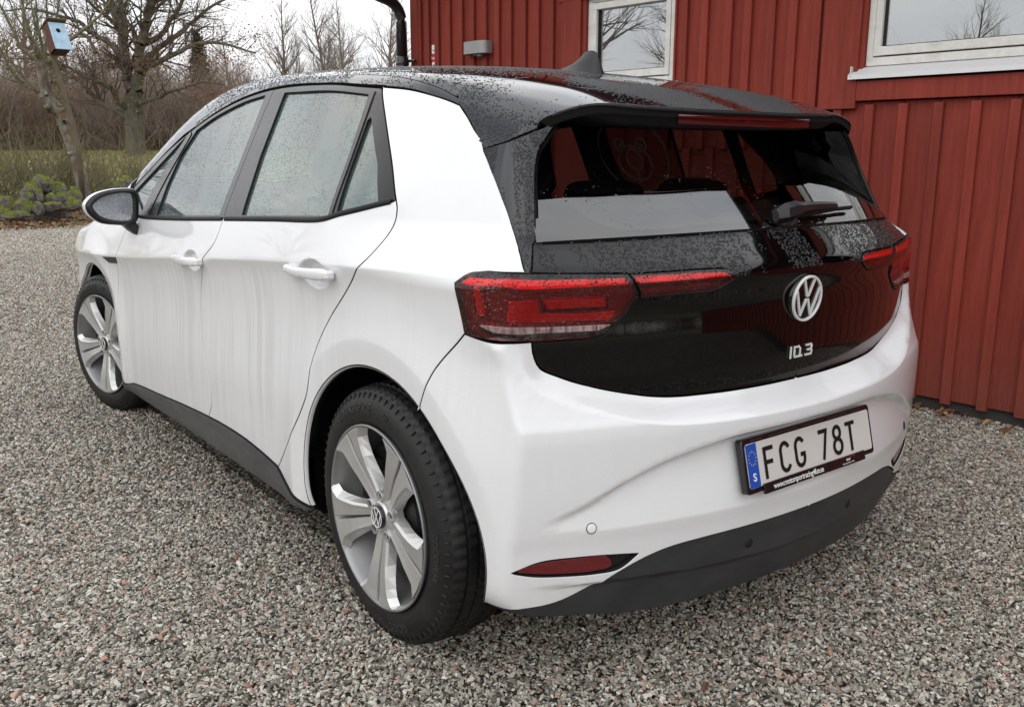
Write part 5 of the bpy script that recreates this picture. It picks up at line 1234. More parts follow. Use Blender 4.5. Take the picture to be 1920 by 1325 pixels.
MAT['sillmetal']=mat('white_metal_sill',(.66,.66,.66),.35,metal=.1)
MAT['concrete']=mat('dark_foundation',(.05,.047,.043),.9)
MAT['blackpipe']=mat('black_steel_pipe',(.010,.010,.012),.3,coat=.5)
MAT['rooftile']=mat('dark_roof_sheet',(.03,.03,.032),.5)
MAT['winglass']=thinglass('building_window_glass',(.70,.74,.74),.27,0)
_cache={}
def bx(name,c,sz,m,parent=bld,bev=.002):
    k=(name,tuple(round(v,4) for v in sz),m)
    if k not in _cache:
        V,Fc=box(None,(0,0,0),sz,None,bev=bev); me=bpy.data.meshes.new(name); me.from_pydata([tuple(v) for v in V],[],Fc); me.materials.append(MAT[m]); _cache[k]=me
    o=bpy.data.objects.new(name,_cache[k]); COL.objects.link(o); o.parent=parent; o.location=c; return o
# local frame: x along the wall, -y outward
zt=2.94
def board(s0,s1,z0,z1,y=0.0): bx('board',((s0+s1)/2,.011+y,(z0+z1)/2),(s1-s0-.002,.022,z1-z0),'red')
def batten(s0,s1,z0,z1,y=0.0): bx('batten',((s0+s1)/2,-.0125+y,(z0+z1)/2),(s1-s0,.024,z1-z0),'red')
# far end, left of the first window
edges=[-4.07,-3.985,-3.887,-3.773,-3.637,-3.499,-3.371,-3.240,-3.107,-2.983,-2.842,-2.716,-2.583]
for a,b in zip(edges[:-1],edges[1:]): board(a-.02,b-.02,.07,zt)
board(-2.603,-2.31,.07,zt)
for e_ in edges[1:]: batten(e_-.050,e_-.001,.06,zt)
bx('corner_board',(-4.06,-.016,1.49),(.09,.030,2.86),'red')
bx('trim_board',(-2.415,-.018,1.95),(.165,.034,.62),'red'); bx('trim_board',(-1.97,-.020,2.285),(1.12,.036,.13),'red')
# between the windows
edges=[-1.60,-1.5155,-1.3755,-1.216,-1.094,-.949,-.820,-.683]
for a,b in zip(edges[:-1],edges[1:]): board(a-.022,b-.022,1.30,zt)
for e_ in edges[1:-1]: batten(e_-.052,e_-.002,1.29,zt)
board(-.705,-.445,1.522,zt); board(-.705,-.645,1.30,1.520); board(-.66,-.645,.07,1.298); batten(-.735,-.686,1.45,zt)
# lower wall
x=-2.31-.0
while x<7.6:
    if x<-.82: 
        board(x,x+.165,.07,1.66 if x>-2.33 and x<-1.7 else 1.298); batten(x+.14,x+.186,.055,1.66 if x<-1.7 else 1.298)
    x+=.165
x=-.62
for k in range(52):
    s0=-.39+.1695*(k-1)
    board(s0,s0+.1685,.072,1.52); batten(s0-.023,s0+.023,.058,1.505 if k>2 else 1.505)
bx('trim_board',(-.562,-.019,2.10),(.20,.036,1.224),'red')
bx('trim_board',(.77,-.019,1.572),(2.46,.036,.095),'red')
for x in np.arange(2.0,8.0,.165): board(x,x+.164,1.52,zt); batten(x-.023,x+.023,1.53,zt)
bx('trim_board',(.77,-.019,2.45),(2.46,.036,.12),'red')
bx('wall_backing',(2.0,.09,1.31),(12.2,.06,2.5),'concrete').location=(1.95,.15,.80); 
for o in list(bld.children):
    if o.name.startswith('wall_backing'): o.scale=(1,1,.62)
bx('foundation',(1.95,.06,.02),(12.1,.08,.22),'concrete')
def window(s0,s1,z0,z1,name):
    r=bx('window_frame',((s0+s1)/2,.03,z0-.0),(s1-s0,.05,.040),'white'); r.name='window'; w0=r
    def part(nm,c,sz,m): 
        o=bx(nm,c,sz,m,parent=w0); o.location=(c[0]-w0.location[0],c[1]-w0.location[1],c[2]-w0.location[2]); return o
    part('frame',(s0+.0175,.03,(z0+z1)/2),(.035,.052,z1-z0),'white'); part('frame',(s1-.0175,.03,(z0+z1)/2),(.035,.052,z1-z0),'white'); part('frame',((s0+s1)/2,.03,z1),(s1-s0,.053,.04),'white')
    a=.036; 
    part('sash',(s0+a+.018,.022,(z0+z1)/2),(.034,.045,z1-z0-.05),'white'); part('sash',(s1-a-.018,.022,(z0+z1)/2),(.034,.045,z1-z0-.05),'white')
    part('sash',((s0+s1)/2,.021,z0+.048),(s1-s0-2*a,.046,.042),'white'); part('sash',((s0+s1)/2,.021,z1-.045),(s1-s0-2*a,.046,.040),'white')
    part('pane',((s0+s1)/2,.036,(z0+z1)/2),(s1-s0-2*a-.05,.006,z1-z0-.10),'winglass')
    part('gasket',(s0+a+.037,.028,(z0+z1)/2),(.006,.02,z1-z0-.12),'rubber'); part('gasket',((s0+s1)/2,.028,z0+.072),(s1-s0-2*a-.06,.02,.005),'rubber')
    return w0
w1=window(-2.300,-1.615,1.700,2.215,'w'); w2=window(-.440,1.30,1.712,2.36,'w')
bx('reveal',(-2.316,.012,1.96),(.030,.06,.58),'red'); bx('reveal',(-.4545,.012,2.06),(.026,.06,.82),'red'); bx('reveal',(-1.607,.012,1.96),(.014,.05,.6),'red')
for s0,s1 in ((-.498,1.36),(-2.35,-1.56)):
    mb=MB(); mb.loft([[(s,y,z) for y,z in ((.01,1.690),(-.012,1.684),(-.058,1.650),(-.060,1.628),(-.056,1.628),(-.050,1.645),(.01,1.672))] for s in (s0,s0+.002,s1-.002,s1)],True,True); mb.build('window_sill','sillmetal',bld,smooth=False)
mb=MB(); mb.box((-.485,-.03,1.665),(.006,.062,.052),.002); mb.build('sill_end','sillmetal',bld,smooth=False)
# dark rooms behind the panes
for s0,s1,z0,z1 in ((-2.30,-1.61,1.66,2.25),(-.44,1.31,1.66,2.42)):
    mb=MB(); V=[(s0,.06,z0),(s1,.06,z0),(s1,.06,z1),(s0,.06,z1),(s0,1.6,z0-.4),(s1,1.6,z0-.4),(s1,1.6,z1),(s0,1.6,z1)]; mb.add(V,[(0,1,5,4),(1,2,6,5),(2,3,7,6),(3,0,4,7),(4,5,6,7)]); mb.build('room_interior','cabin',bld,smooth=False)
# roof, eaves, gutter, end walls
mb=MB(); mb.loft([[(s,-.46,2.92),(s,-.46,2.98),(s,3.4,4.67),(s,7.3,2.98),(s,7.3,2.92),(s,6.9,2.92),(s,3.4,4.47),(s,0,2.92)] for s in (-4.5,8.5)]); mb.build('roof','rooftile',bld,smooth=False)
mb=MB(); mb.add([(-4.5,-.45,2.918),(8.5,-.45,2.918),(8.5,.02,2.92),(-4.5,.02,2.92)],[(0,1,2,3)]); mb.box((2,-.465,2.90),(13,.03,.17),.004); mb.build('eave','red',bld,smooth=False)
mb=MB(); a=np.linspace(np.pi,2*np.pi,13); mb.loft([[(s,-.545+.062*math.cos(q),2.94+.062*math.sin(q)) for q in a]+[(s,-.545+.058*math.cos(q),2.94+.058*math.sin(q)) for q in a[::-1]] for s in (-4.5,8.5)]); gut=mb.build('gutter','blackpipe',bld)
mb=MB(); 
for s in (-4.05,8.0): mb.add([(s,.02,.05),(s,6.9,.05),(s,6.9,2.92),(s,3.4,4.42),(s,.02,2.92)],[(0,1,2,3,4)])
mb.add([(-4.05,6.9,.05),(8,6.9,.05),(8,6.9,2.92),(-4.05,6.9,2.92)],[(0,1,2,3)]); mb.build('end_wall','red',bld,smooth=False)

def arc3(p0,p1,p2,n=8): return [tuple((1-t)**2*np.array(p0)+2*t*(1-t)*np.array(p1)+t*t*np.array(p2)) for t in np.linspace(0,1,n)]
path=[(-4.13,-.545,2.92)]+arc3((-4.13,-.545,2.56),(-4.13,-.545,2.475),(-4.13,-.42,2.445),6)+arc3((-4.13,-.22,2.40),(-4.13,-.10,2.37),(-4.13,-.095,2.25),8)+[(-4.13,-.095,1.98)]
mb=MB(); mb.tube(path,.042,18); dp=mb.build('downpipe','blackpipe',bld)
mb=MB(); mb.tube([(-4.13,-.095,2.0),(-4.13,-.095,1.99),(-4.13,-.095,1.2),(-4.13,-.095,.1)],[.046,.048,.048,.048],18); mb.box((-4.08,-.06,1.965),(.14,.02,.02),.003); mb.tube([(-4.13,-.095,1.955),(-4.13,-.095,1.935)],.053,18); mb.build('downpipe','blackpipe',bld)
def w2o(p): q=WO+WD*p[0]-WN*p[1]; return (q[0],q[1],p[2])
# wall lamp and alarm notice: things on the wall
RZ=math.atan2(WD[1],WD[0])
lampw=empty('wall_lamp',w2o((-3.30,-.026,2.0)),RZ); tag(lampw,'grey metal uplighter lamp with curved front on the red wall','wall lamp')
MAT['lampmetal']=mat('grey_lamp_metal',(.30,.30,.295),.4,metal=.4)
mb=MB(); a=np.linspace(0,np.pi,22); out_=[(-.125*np.sign(math.cos(q))*abs(math.cos(q))**.55,-.085*abs(math.sin(q))**.6) for q in a]; inn=[(x*.96,y*.95) for x,y in out_]
mb.loft([[(x,y,-.042) for x,y in out_],[(x,y,.042) for x,y in out_],[(x,y,.042) for x,y in inn],[(x,y,-.042) for x,y in inn]],False,False,closed=False); mb.build('lamp_shade','lampmetal',lampw,sharp=50)
mb=MB(); mb.box((0,-.015,-.01),(.10,.03,.08),.004); mb.box((.03,-.03,-.052),(.04,.03,.016),.004); mb.build('lamp_base','lampmetal',lampw,smooth=False)
mb=MB(); mb.tube([(-.128,-.03,0),(-.118,-.03,0)],.006,8); mb.build('screw','sillmetal',lampw)
sg=empty('alarm_sign',w2o((-3.845,-.003,1.975)),RZ); tag(sg,'small white and red notice beside the black downpipe','sign')
bx('sign_plate',(0,-.002,0),(.062,.004,.19),'printwhite',parent=sg); 
MAT['signred']=mat('sign_red',(.45,.012,.02),.5)
bx('sign_band',(0,-.0045,0.0),(.060,.002,.060),'signred',parent=sg)
V,Fc=textmesh('Larm',.030,0,.0006); mb=MB(); mb.add(np.stack([V[:,0],np.full(len(V),-.0062),V[:,1]],-1),Fc); mb.build('sign_text','printwhite',sg,smooth=False)
mb=MB(); mb.box((0,-.0052,.055),(.04,.001,.006),.0003); mb.box((-.008,-.0052,-.058),(.018,.001,.018),.0003); mb.box((.014,-.0052,-.062),(.012,.001,.012),.0003); mb.build('sign_print','concrete',sg,smooth=False)
# ================================================================ trees
def b_bark(c0,c1,moss=None):
    def f(t,b):
        n=noise(t,coords(t,(1,1,.4)),6,6,.7); c=ramp(t,n,[(.35,c0),(.65,c1)])
        if moss: c=mixc(t,ramp(t,noise(t,coords(t),2.2,5,.6),[(.48,(0,0,0)),(.60,(1,1,1))]),c,moss)
        L(t,c,b.inputs['Base Color']); bump(t,b,n,.6,.02)
    return f
MAT['oakbark']=mat('oak_bark',(.08,.07,.06),.9,build=b_bark((.06,.052,.042),(.14,.125,.10),(.10,.105,.06)))
MAT['oaktwig']=mat('oak_twigs',(.11,.088,.07),.9)
MAT['palebark']=mat('pale_shoot_bark',(.16,.14,.085),.8,build=b_bark((.10,.09,.055),(.20,.175,.11),(.12,.12,.05)))
MAT['lichen']=mat('lichen_bark',(.18,.17,.13),.9,build=b_bark((.055,.045,.03),(.26,.245,.20),(.14,.09,.045)))
MAT['farbark']=mat('grey_brown_bark',(.15,.13,.12),.9)
MAT['fartwig']=mat('grey_brown_twigs',(.23,.19,.155),.9)
MAT['brush']=mat('olive_brush_twigs',(.17,.15,.08),.9)
MAT['brush2']=mat('red_brown_brush_twigs',(.20,.13,.09),.9)
MAT['oakleaf']=mat('hanging_oak_leaf',(.19,.085,.05),.7)
MAT['conifer']=mat('dark_conifer',(.022,.032,.016),.9)
class TB:
    """collects tapered 3-4 sided tubes fast"""
    def __init__(s): s.a=[];s.b=[];s.ra=[];s.rb=[]
    def seg(s,a,b,ra,rb): s.a.append(a);s.b.append(b);s.ra.append(ra);s.rb.append(rb)
    def mesh(s,name,m,parent,k=4):
        A=np.array(s.a);B=np.array(s.b);ra=np.array(s.ra);rb=np.array(s.rb); d=B-A; d/=np.maximum(np.linalg.norm(d,axis=1,keepdims=True),1e-9)
        up=np.where(np.abs(d[:,2:3])>.9,[1.,0,0],[0,0,1.]); x=np.cross(d,up); x/=np.linalg.norm(x,axis=1,keepdims=True); y=np.cross(d,x)
        th=np.arange(k)*2*np.pi/k; n=len(A); V=np.zeros((n,2*k,3))
        for i,t in enumerate(th):
            o=math.cos(t)*x+math.sin(t)*y; V[:,i]=A+o*ra[:,None]; V[:,k+i]=B+o*rb[:,None]
        me=bpy.data.meshes.new(name); base=(np.arange(n)*2*k)[:,None,None]; q=np.array([[i,(i+1)%k,k+(i+1)%k,k+i] for i in range(k)])[None]; Fc=(base+q).reshape(-1,4)
        me.vertices.add(n*2*k); me.vertices.foreach_set('co',V.ravel()); me.loops.add(Fc.size); me.loops.foreach_set('vertex_index',Fc.ravel().astype(np.int32)); me.polygons.add(len(Fc)); me.polygons.foreach_set('loop_start',np.arange(len(Fc),dtype=np.int32)*4)
        me.polygons.foreach_set('use_smooth',[True]*len(Fc)); me.materials.append(MAT[m]); me.update(calc_edges=True)
        o=bpy.data.objects.new(name,me); COL.objects.link(o); o.parent=parent; return o
def rv(r,s=1): v=r.normal(size=3); return v/np.linalg.norm(v)*s
def twig(tb,p,d,l,rad,depth,r,grav=.06,wig=.28,nb=3,tips=None,split=(.3,.95),ang=.75,shrink=.62):
    n=4 if depth>1 else 3; pts=[p]; q=p.copy(); dd=d.copy()
    for i in range(n):
        dd=dd+rv(r,wig)*.5+np.array([0,0,grav]); dd/=np.linalg.norm(dd); q2=q+dd*l/n
        tb.seg(q,q2,rad*(1-.75*i/n),rad*(1-.75*(i+1)/n)); q=q2; pts.append(q)
    if depth<=0:
        if tips is not None: tips.append(q)
        return
    for k in range(nb):
        t=r.uniform(*split); i=min(int(t*n),n-1); f=t*n-i; s=pts[i]*(1-f)+pts[i+1]*f; ax=pts[i+1]-pts[i]; ax/=np.linalg.norm(ax)
        o=rv(r); o-=ax*(o@ax); o/=max(np.linalg.norm(o),1e-6); e=ax*math.cos(ang*r.uniform(.6,1.2))+o*math.sin(ang*r.uniform(.6,1.2)); e/=np.linalg.norm(e)
        twig(tb,s,e,l*shrink*r.uniform(.7,1.15),rad*(1-.7*t)*.62,depth-1,r,grav,wig,nb,tips,split,ang,shrink)
    if tips is not None: tips.append(q)
def limb(tb,tt,pts,r0,r1,r,nb=9,depth=3,l=1.8,tips=None,grav=.04,sub=.45,start=.22):
    pts=[np.array(p,float) for p in pts]; D=[]; 
    fine=[]
    for i in range(len(pts)-1):
        for t in np.linspace(0,1,5)[:-1]:
            p0=pts[max(i-1,0)];p1=pts[i];p2=pts[i+1];p3=pts[min(i+2,len(pts)-1)]
            fine.append(.5*((2*p1)+(-p0+p2)*t+(2*p0-5*p1+4*p2-p3)*t*t+(-p0+3*p1-3*p2+p3)*t**3))
    fine.append(pts[-1]); n=len(fine)
    fine=[p+ (rv(r,r0*.22) if 0<i<n-1 else 0) for i,p in enumerate(fine)]
    for i in range(n-1): tb.seg(fine[i],fine[i+1],r0+(r1-r0)*i/(n-1),r0+(r1-r0)*(i+1)/(n-1))
    for k in range(nb):
        t=r.uniform(start,1); i=min(int(t*(n-1)),n-2); ax=fine[i+1]-fine[i]; ax/=np.linalg.norm(ax); o=rv(r); o-=ax*(o@ax); o/=np.linalg.norm(o); e=ax*.65+o*.75; e[2]+=.12; e/=np.linalg.norm(e)
        rr=(r0+(r1-r0)*t)*sub; twig(tt,fine[i],e,l*r.uniform(.6,1.2)*(1-.35*t),max(rr,.012),depth,r,grav,.34,3,tips)
def leaves(name,tips,n,size,m,parent,r,spread=.25):
    tips=np.array(tips); k=r.integers(0,len(tips),n); C=tips[k]+r.normal(0,spread,(n,3)); a=r.normal(size=(n,3)); a/=np.linalg.norm(a,axis=1,keepdims=True); b=np.cross(a,r.normal(size=(n,3))); b/=np.linalg.norm(b,axis=1,keepdims=True)
    s=(size*r.uniform(.6,1.3,n))[:,None]; V=np.stack([C-a*s,C+b*s*.5,C+a*s,C-b*s*.5],1).reshape(-1,3); Fc=np.arange(4*n).reshape(-1,4)
    me=bpy.data.meshes.new(name); me.vertices.add(4*n); me.vertices.foreach_set('co',V.ravel()); me.loops.add(4*n); me.loops.foreach_set('vertex_index',Fc.ravel().astype(np.int32)); me.polygons.add(n); me.polygons.foreach_set('loop_start',np.arange(n,dtype=np.int32)*4); me.materials.append(MAT[m]); me.update(calc_edges=True)
    o=bpy.data.objects.new(name,me); COL.objects.link(o); o.parent=parent; return o
# --- the old oak
D0=45.5
def op(pts,j=0.): 
    r=np.random.default_rng(int(abs(j*10))+3); out=[]
    for i,(u,v) in enumerate(pts): out.append(atd(u,v,D0+j*i/max(1,len(pts)-1)))
    return out
oak=empty('oak_tree',(float(atd(256,300,D0)[0]),float(atd(256,300,D0)[1]),1.0)); tag(oak,'big bare old oak with a thick forked trunk and brown leaves still hanging','tree')
r=np.random.default_rng(5); tb=TB(); tt=TB(); tips=[]
O=np.array(oak.location)
def rel(P): return [np.array(p)-O for p in P]
def lmb(px,j,r0,r1,**k): limb(tb,tt,rel(op(px,j)),r0,r1,r,tips=tips,**k)
for i,(a,b,ra,rb) in enumerate(zip([(255,318),(255,290),(254,262),(252,235),(252,212)],[(255,290),(254,262),(252,235),(252,212),(250,180)],[.62,.48,.44,.42,.43],[.48,.44,.42,.43,.45])):
    tb.seg(*rel([atd(*a,D0),atd(*b,D0)]),ra,rb)
lmb([(250,196),(247,169),(236.6,127),(230,63),(211,10),(190,-60),(180,-130)],1.5,.30,.08,nb=39)
lmb([(254,190),(257,170),(264,127),(264,84.5),(272.6,42),(283,0),(300,-70),(310,-130)],-1.5,.30,.08,nb=39)
lmb([(236,120),(232,74),(232,42),(226,0),(228,-60),(235,-120)],2.5,.19,.06,nb=27)
lmb([(260,144),(283,122.6),(330,101),(365.6,84.5),(400,80),(440,88),(480,100)],-3,.15,.03,nb=30)
lmb([(266,118),(272.6,112),(306,84.5),(338,63),(359,42),(391,17),(450,-10),(505,-12)],2,.16,.03,nb=39)
lmb([(266,84.5),(306,63),(317,42),(334,21),(350,-20),(380,-60),(430,-70)],-2,.14,.03,nb=30)
lmb([(258,198),(262,194),(296,184),(313,173),(338,167),(380,154),(420,160)],-3.5,.13,.03,nb=30)
lmb([(243,222),(203,201),(173,180),(148,152),(110,127),(60,112),(20,110)],2,.15,.03,nb=36)
lmb([(243,207),(220,190),(207,165),(169,148),(127,127),(80,98),(30,85)],-2.5,.15,.03,nb=36)
lmb([(237,122),(207,84.5),(173,63),(148,42),(116,32),(60,18),(10,20)],2.5,.14,.03,nb=36)
lmb([(233,80),(215,45),(185,20),(150,-10),(110,-30)],-2.5,.12,.03,nb=24)
lmb([(272,42),(300,10),(340,-20),(380,-30)],2.5,.10,.03,nb=21)
lmb([(180,100),(165,70),(150,60),(135,20),(110,-20)],1,.09,.02,nb=18)
tb.mesh('trunk','oakbark',oak,8); tt.mesh('branches','oaktwig',oak,3)
tp_=np.array(tips); low=tp_[tp_[:,2]<5.5]; leaves('leaves',low,5200,.055,'oakleaf',oak,r,.24); leaves('leaves',tp_,3600,.05,'oakleaf',oak,r,.24)
# --- pollarded tree with long shoots
DS=22
pol=empty('pollard_tree',(float(atd(156,380,DS)[0]),float(atd(156,380,DS)[1]),0)); tag(pol,'crooked lichen covered pollard with long pale shoots behind the mossy stones','tree')
O=np.array(pol.location); r=np.random.default_rng(8); tb=TB(); tt=TB(); t2=TB()
def pt(px,j=0): return [atd(u,v,DS+j)-O for u,v in px]
tr_=pt([(168,400),(160,372),(152,330),(141,295),(131,264),(120,235),(113,212),(98,198),(84,184),(82,160),(80,135),(78,118)]); rad=[.16,.14,.13,.125,.12,.12,.13,.15,.12,.10,.11,.13]
for i in range(len(tr_)-1): tb.seg(tr_[i],tr_[i+1],rad[i],rad[i+1])
for k in range(26):
    i=r.integers(2,10); p=tr_[i]+rv(r,.12); tb.seg(p,p+rv(r,.11),.07,.03)
sh=[([(76,120),(63,84.5),(55,60),(46,32),(40,0),(36,-60)],.075),([(80,118),(84,105),(78,80),(70,42),(68,0),(72,-60)],.05),([(84,118),(86,80),(88,40),(88,0),(92,-50)],.045),([(90,118),(106,105),(106,42),(110,0),(116,-50)],.045),
    ([(92,116),(127,80),(169,46.5),(190,25),(207,0),(228,-40)],.045),([(72,171),(50,158),(32,144),(14,118),(0,89),(-20,60)],.055),([(70,169),(50,150),(42,144),(21,116),(12,95),(23,74),(30,30)],.03),([(78,130),(66,110),(68,60),(60,20),(58,-40)],.03),
    ([(74,172),(40,158),(10,146),(-20,130)],.025),([(78,122),(40,90),(22,50),(0,10),(-10,-30)],.04),([(84,112),(60,70),(30,30),(10,-20)],.03),([(100,190),(112,170),(118,150),(122,140)],.02),([(92,178),(98,160),(106,152)],.015)]
for px,r0 in sh:
    t2=TB(); tt=TB(); limb(t2,tt,pt(px,r.normal(0,.3)),r0,.010,r,nb=7,depth=2,l=.75,grav=.08,sub=.35); so=t2.mesh('shoot','palebark',pol,5); tt.mesh('twigs','palebark',so,3)
tb.mesh('trunk','lichen',pol,9)
# --- bird box on its leaning pole
pole=empty('nest_box_pole',tuple(atd(158,395,21.3)*[1,1,0])); tag(pole,'leaning bare wooden pole carrying the bird box','pole'); O=np.array(pole.location)
MAT['polewood']=mat('weathered_pole_wood',(.12,.095,.06),.9,build=b_bark((.09,.07,.04),(.16,.13,.085)))
mb=MB(); mb.tube([atd(u,v,21.3)-O for u,v in ((158,395),(146,266),(118,169),(94,92),(83,58))],[.055,.052,.048,.040,.034],9); mb.build('pole_shaft','polewood',pole)
# pale blue front facing right of camera
bc=atd(103,73,21.25); bb=empty('bird_box',tuple(bc)); tag(bb,'wooden bird box with pale blue front and round hole on the leaning pole','bird box')
up=np.array(_u2)*math.cos(math.radians(17))+np.array(-_r2)*math.sin(math.radians(17)); vr=np.array(_r2)*math.cos(math.radians(17))+np.array(_u2)*math.sin(math.radians(17)); vf=np.array(_f)
ax=vr*math.cos(math.radians(50))+vf*math.sin(math.radians(50)); ay=np.cross(up,ax)   # ax: along the front face, ay: into the box
Rb_=np.stack([ax,ay,up],1)
MAT['blue']=mat('pale_blue_paint',(.36,.52,.66),.7,build=lambda t,b:L(t,ramp(t,noise(t,coords(t),9,5,.7),[(.3,(.28,.42,.55)),(.6,(.42,.58,.70))]),b.inputs['Base Color'])); MAT['brown']=mat('brown_box_wood',(.10,.045,.03),.8); MAT['hole']=mat('dark_hole',(.004,.004,.004),1)
def lb(name,c,sz,m): V,Fc=box(None,c,sz,None,bev=.004); V=np.array(V)@Rb_.T; return newobj(name,V,Fc,m,bb,smooth=False)
lb('front_board',(.05,-.13,0),(.34,.02,.56),'blue'); lb('side_board',(-.125,.005,-.0),(.02,.27,.55),'brown'); lb('side_board',(.19,.005,0),(.02,.25,.55),'brown'); lb('back_board',(.05,.13,0),(.28,.02,.6),'brown'); lb('floor_board',(.05,0,-.27),(.26,.25,.02),'brown')
V,Fc=box(None,(.05,-.02,.30),(.40,.40,.025),None,bev=.004); V=np.array(V); V[:,2]+=-.12*(V[:,1]); V=V@Rb_.T; newobj('lid',V,Fc,'polewood',bb,smooth=False)
a=np.linspace(0,2*np.pi,20,endpoint=False); V=np.stack([.04+.045*np.cos(a),np.full(20,-.1415),.11+.045*np.sin(a)],-1)@Rb_.T; newobj('entrance_hole',V,[tuple(range(20))],'hole',bb,smooth=False)
# --- mossy stones
def b_moss(t,b):
    g=N(t,'ShaderNodeNewGeometry'); s=N(t,'ShaderNodeSeparateXYZ'); L(t,g.outputs['Normal'],s.inputs[0]); n=noise(t,coords(t),3.5,6,.65)
    k=math_(t,'ADD',math_(t,'MULTIPLY',s.outputs[2],.55),math_(t,'MULTIPLY',n,1.0)); k=ramp(t,k,[(.62,(0,0,0)),(.74,(1,1,1))])
    st=ramp(t,noise(t,coords(t),9,6,.7),[(.35,(.09,.08,.07)),(.6,(.26,.235,.22)),(.75,(.45,.41,.40))]); ms=ramp(t,noise(t,coords(t),14,5,.7),[(.3,(.05,.065,.008)),(.55,(.15,.17,.018)),(.75,(.28,.28,.045))])
    L(t,mixc(t,k,st,ms),b.inputs['Base Color']); bump(t,b,noise(t,coords(t),22,5,.8),.9,.05)
MAT['moss']=mat('mossy_rock',(.1,.1,.05),.95,build=b_moss)
from mathutils import noise as mn
def rock(c,s,seed,label):
    bm=bmesh.new(); bmesh.ops.create_icosphere(bm,subdivisions=4,radius=1); off=Vector((seed*3.1,seed*1.7,seed))
    for v in bm.verts:
        p=v.co.copy(); q=Vector([math.copysign(abs(k)**.8,k) for k in p]); q*=1+.45*mn.noise(p*1.1+off)+.16*mn.noise(p*3.2+off)+.05*mn.noise(p*11+off); v.co=Vector((q.x*s[0]*.95,q.y*s[1],q.z*s[2]*1.35))
    me=bpy.data.meshes.new('mossy_stone'); bm.to_mesh(me); bm.free(); me.polygons.foreach_set('use_smooth',[True]*len(me.polygons)); me.materials.append(MAT['moss']); o=bpy.data.objects.new('mossy_stone',me); COL.objects.link(o); o.location=c; tag(o,label,'stone','mossy stones piled at the gravel edge'); return o
mpx=19.4/1694
def pr(u,v,D): return tuple(atd(u,v,D))
RK=[((78,345,19.6),(.17,.16,.13),'green mossy boulder on top of the stone heap'),((62,360,19.4),(.12,.12,.12),'round mossy stone just below the top boulder of the heap'),((50,370,19.3),(.12,.12,.11),'small yellow green mossy stone on the left shoulder of the heap'),
 ((75,368,19.3),(.07,.07,.09),'bare pale stone wedged in the middle of the heap'),((95,374,19.4),(.13,.13,.08),'flat grey stone lying across the middle of the heap'),((104,357,19.7),(.16,.14,.12),'mossy stone on the right shoulder of the heap'),
 ((46,388,19.2),(.20,.17,.10),'wide mossy stone at the foot of the heap on its left'),((72,391,19.1),(.10,.10,.10),'small grey brown stone at the foot of the heap in its middle'),((100,388,19.2),(.20,.15,.07),'long grey flat stone at the foot of the heap'),
 ((117,376,19.5),(.16,.14,.12),'dark green mossy stone between the heap and the pollard'),((139,366,19.6),(.14,.13,.11),'bright mossy stone at the foot of the pollard'),((136,384,19.4),(.17,.14,.09),'low mossy slab in front of the pollard'),
 ((10,384,19.3),(.18,.16,.13),'mossy stone with a white patch standing apart on the left'),((8,400,19.1),(.16,.14,.06),'low stone with moss lying under the stone that stands apart'),((30,404,19.0),(.22,.16,.06),'flat moss cushion stone at the front of the heap'),
 ((236,343,21.5),(.14,.13,.10),'grey brown stone behind the door mirror'),((222,352,21.4),(.10,.10,.08),'small bare stone beside the grey one behind the door mirror')]
for i,(p,s,lbl) in enumerate(RK): rock(pr(*p),s,i+1,lbl)
core=rock(pr(84,392,19.9),(.40,.28,.26),31,'dark core boulder behind the smaller stones of the heap')
# --- brush in front of the meadow and at the forest edge
def bush(name,seed,m,n=16,h=1.0,depth=2,spread=.5,rad=.006):
    r=np.random.default_rng(seed); tb=TB()
    for _ in range(n):
        d=np.array([r.normal(0,spread),r.normal(0,spread),1.0]); d/=np.linalg.norm(d); twig(tb,np.array([r.normal(0,.12),r.normal(0,.12),0]),d,h*r.uniform(.6,1.1),rad,depth,r,.0,.45,3,None,(.25,.95),.6,.55)
    return tb.mesh(name,m,None,3)
bs=[bush('brush_stems',60+i,'brush',9,1.0,2,.5,.010) for i in range(4)]
pts=[];sc=[];ro=[]
for _ in range(85):
    u=RNG.uniform(-120,420); D=RNG.uniform(22.5,27.5); q=atd(u,300,D); pts.append((q[0],q[1],float(gz(q[0],q[1]))-.03)); k=RNG.uniform(1.0,1.9)*(1.15 if u<140 else .8); sc.append((k,k,k)); ro.append((0,0,RNG.uniform(0,6)))
scatter('brushwood',pts,sc,ro,bs)
bs=[bush('thicket_stems',80+i,'brush2' if i%2 else 'fartwig',18,1.0,3,.42,.009) for i in range(4)]
pts=[];sc=[];ro=[]
for _ in range(620):
    u=RNG.uniform(-160,900); D=RNG.uniform(52,84); q=atd(u,300,D); pts.append((q[0],q[1],float(gz(q[0],q[1]))-.2)); k=RNG.uniform(2.2,4.8); sc.append((k*1.1,k*1.1,k)); ro.append((0,0,RNG.uniform(0,6)))
for _ in range(330):
    a=RNG.uniform(0,2*math.pi); D=RNG.uniform(48,75)
    if abs(math.degrees(a)%360-22)<24: continue
    q=(CAMP[0]+D*math.sin(a),CAMP[1]+D*math.cos(a)); pts.append((*q,float(gz(*q))-.2)); k=RNG.uniform(3,6); sc.append((k*1.2,k*1.2,k)); ro.append((0,0,RNG.uniform(0,6)))
scatter('thicket',pts,sc,ro,bs)
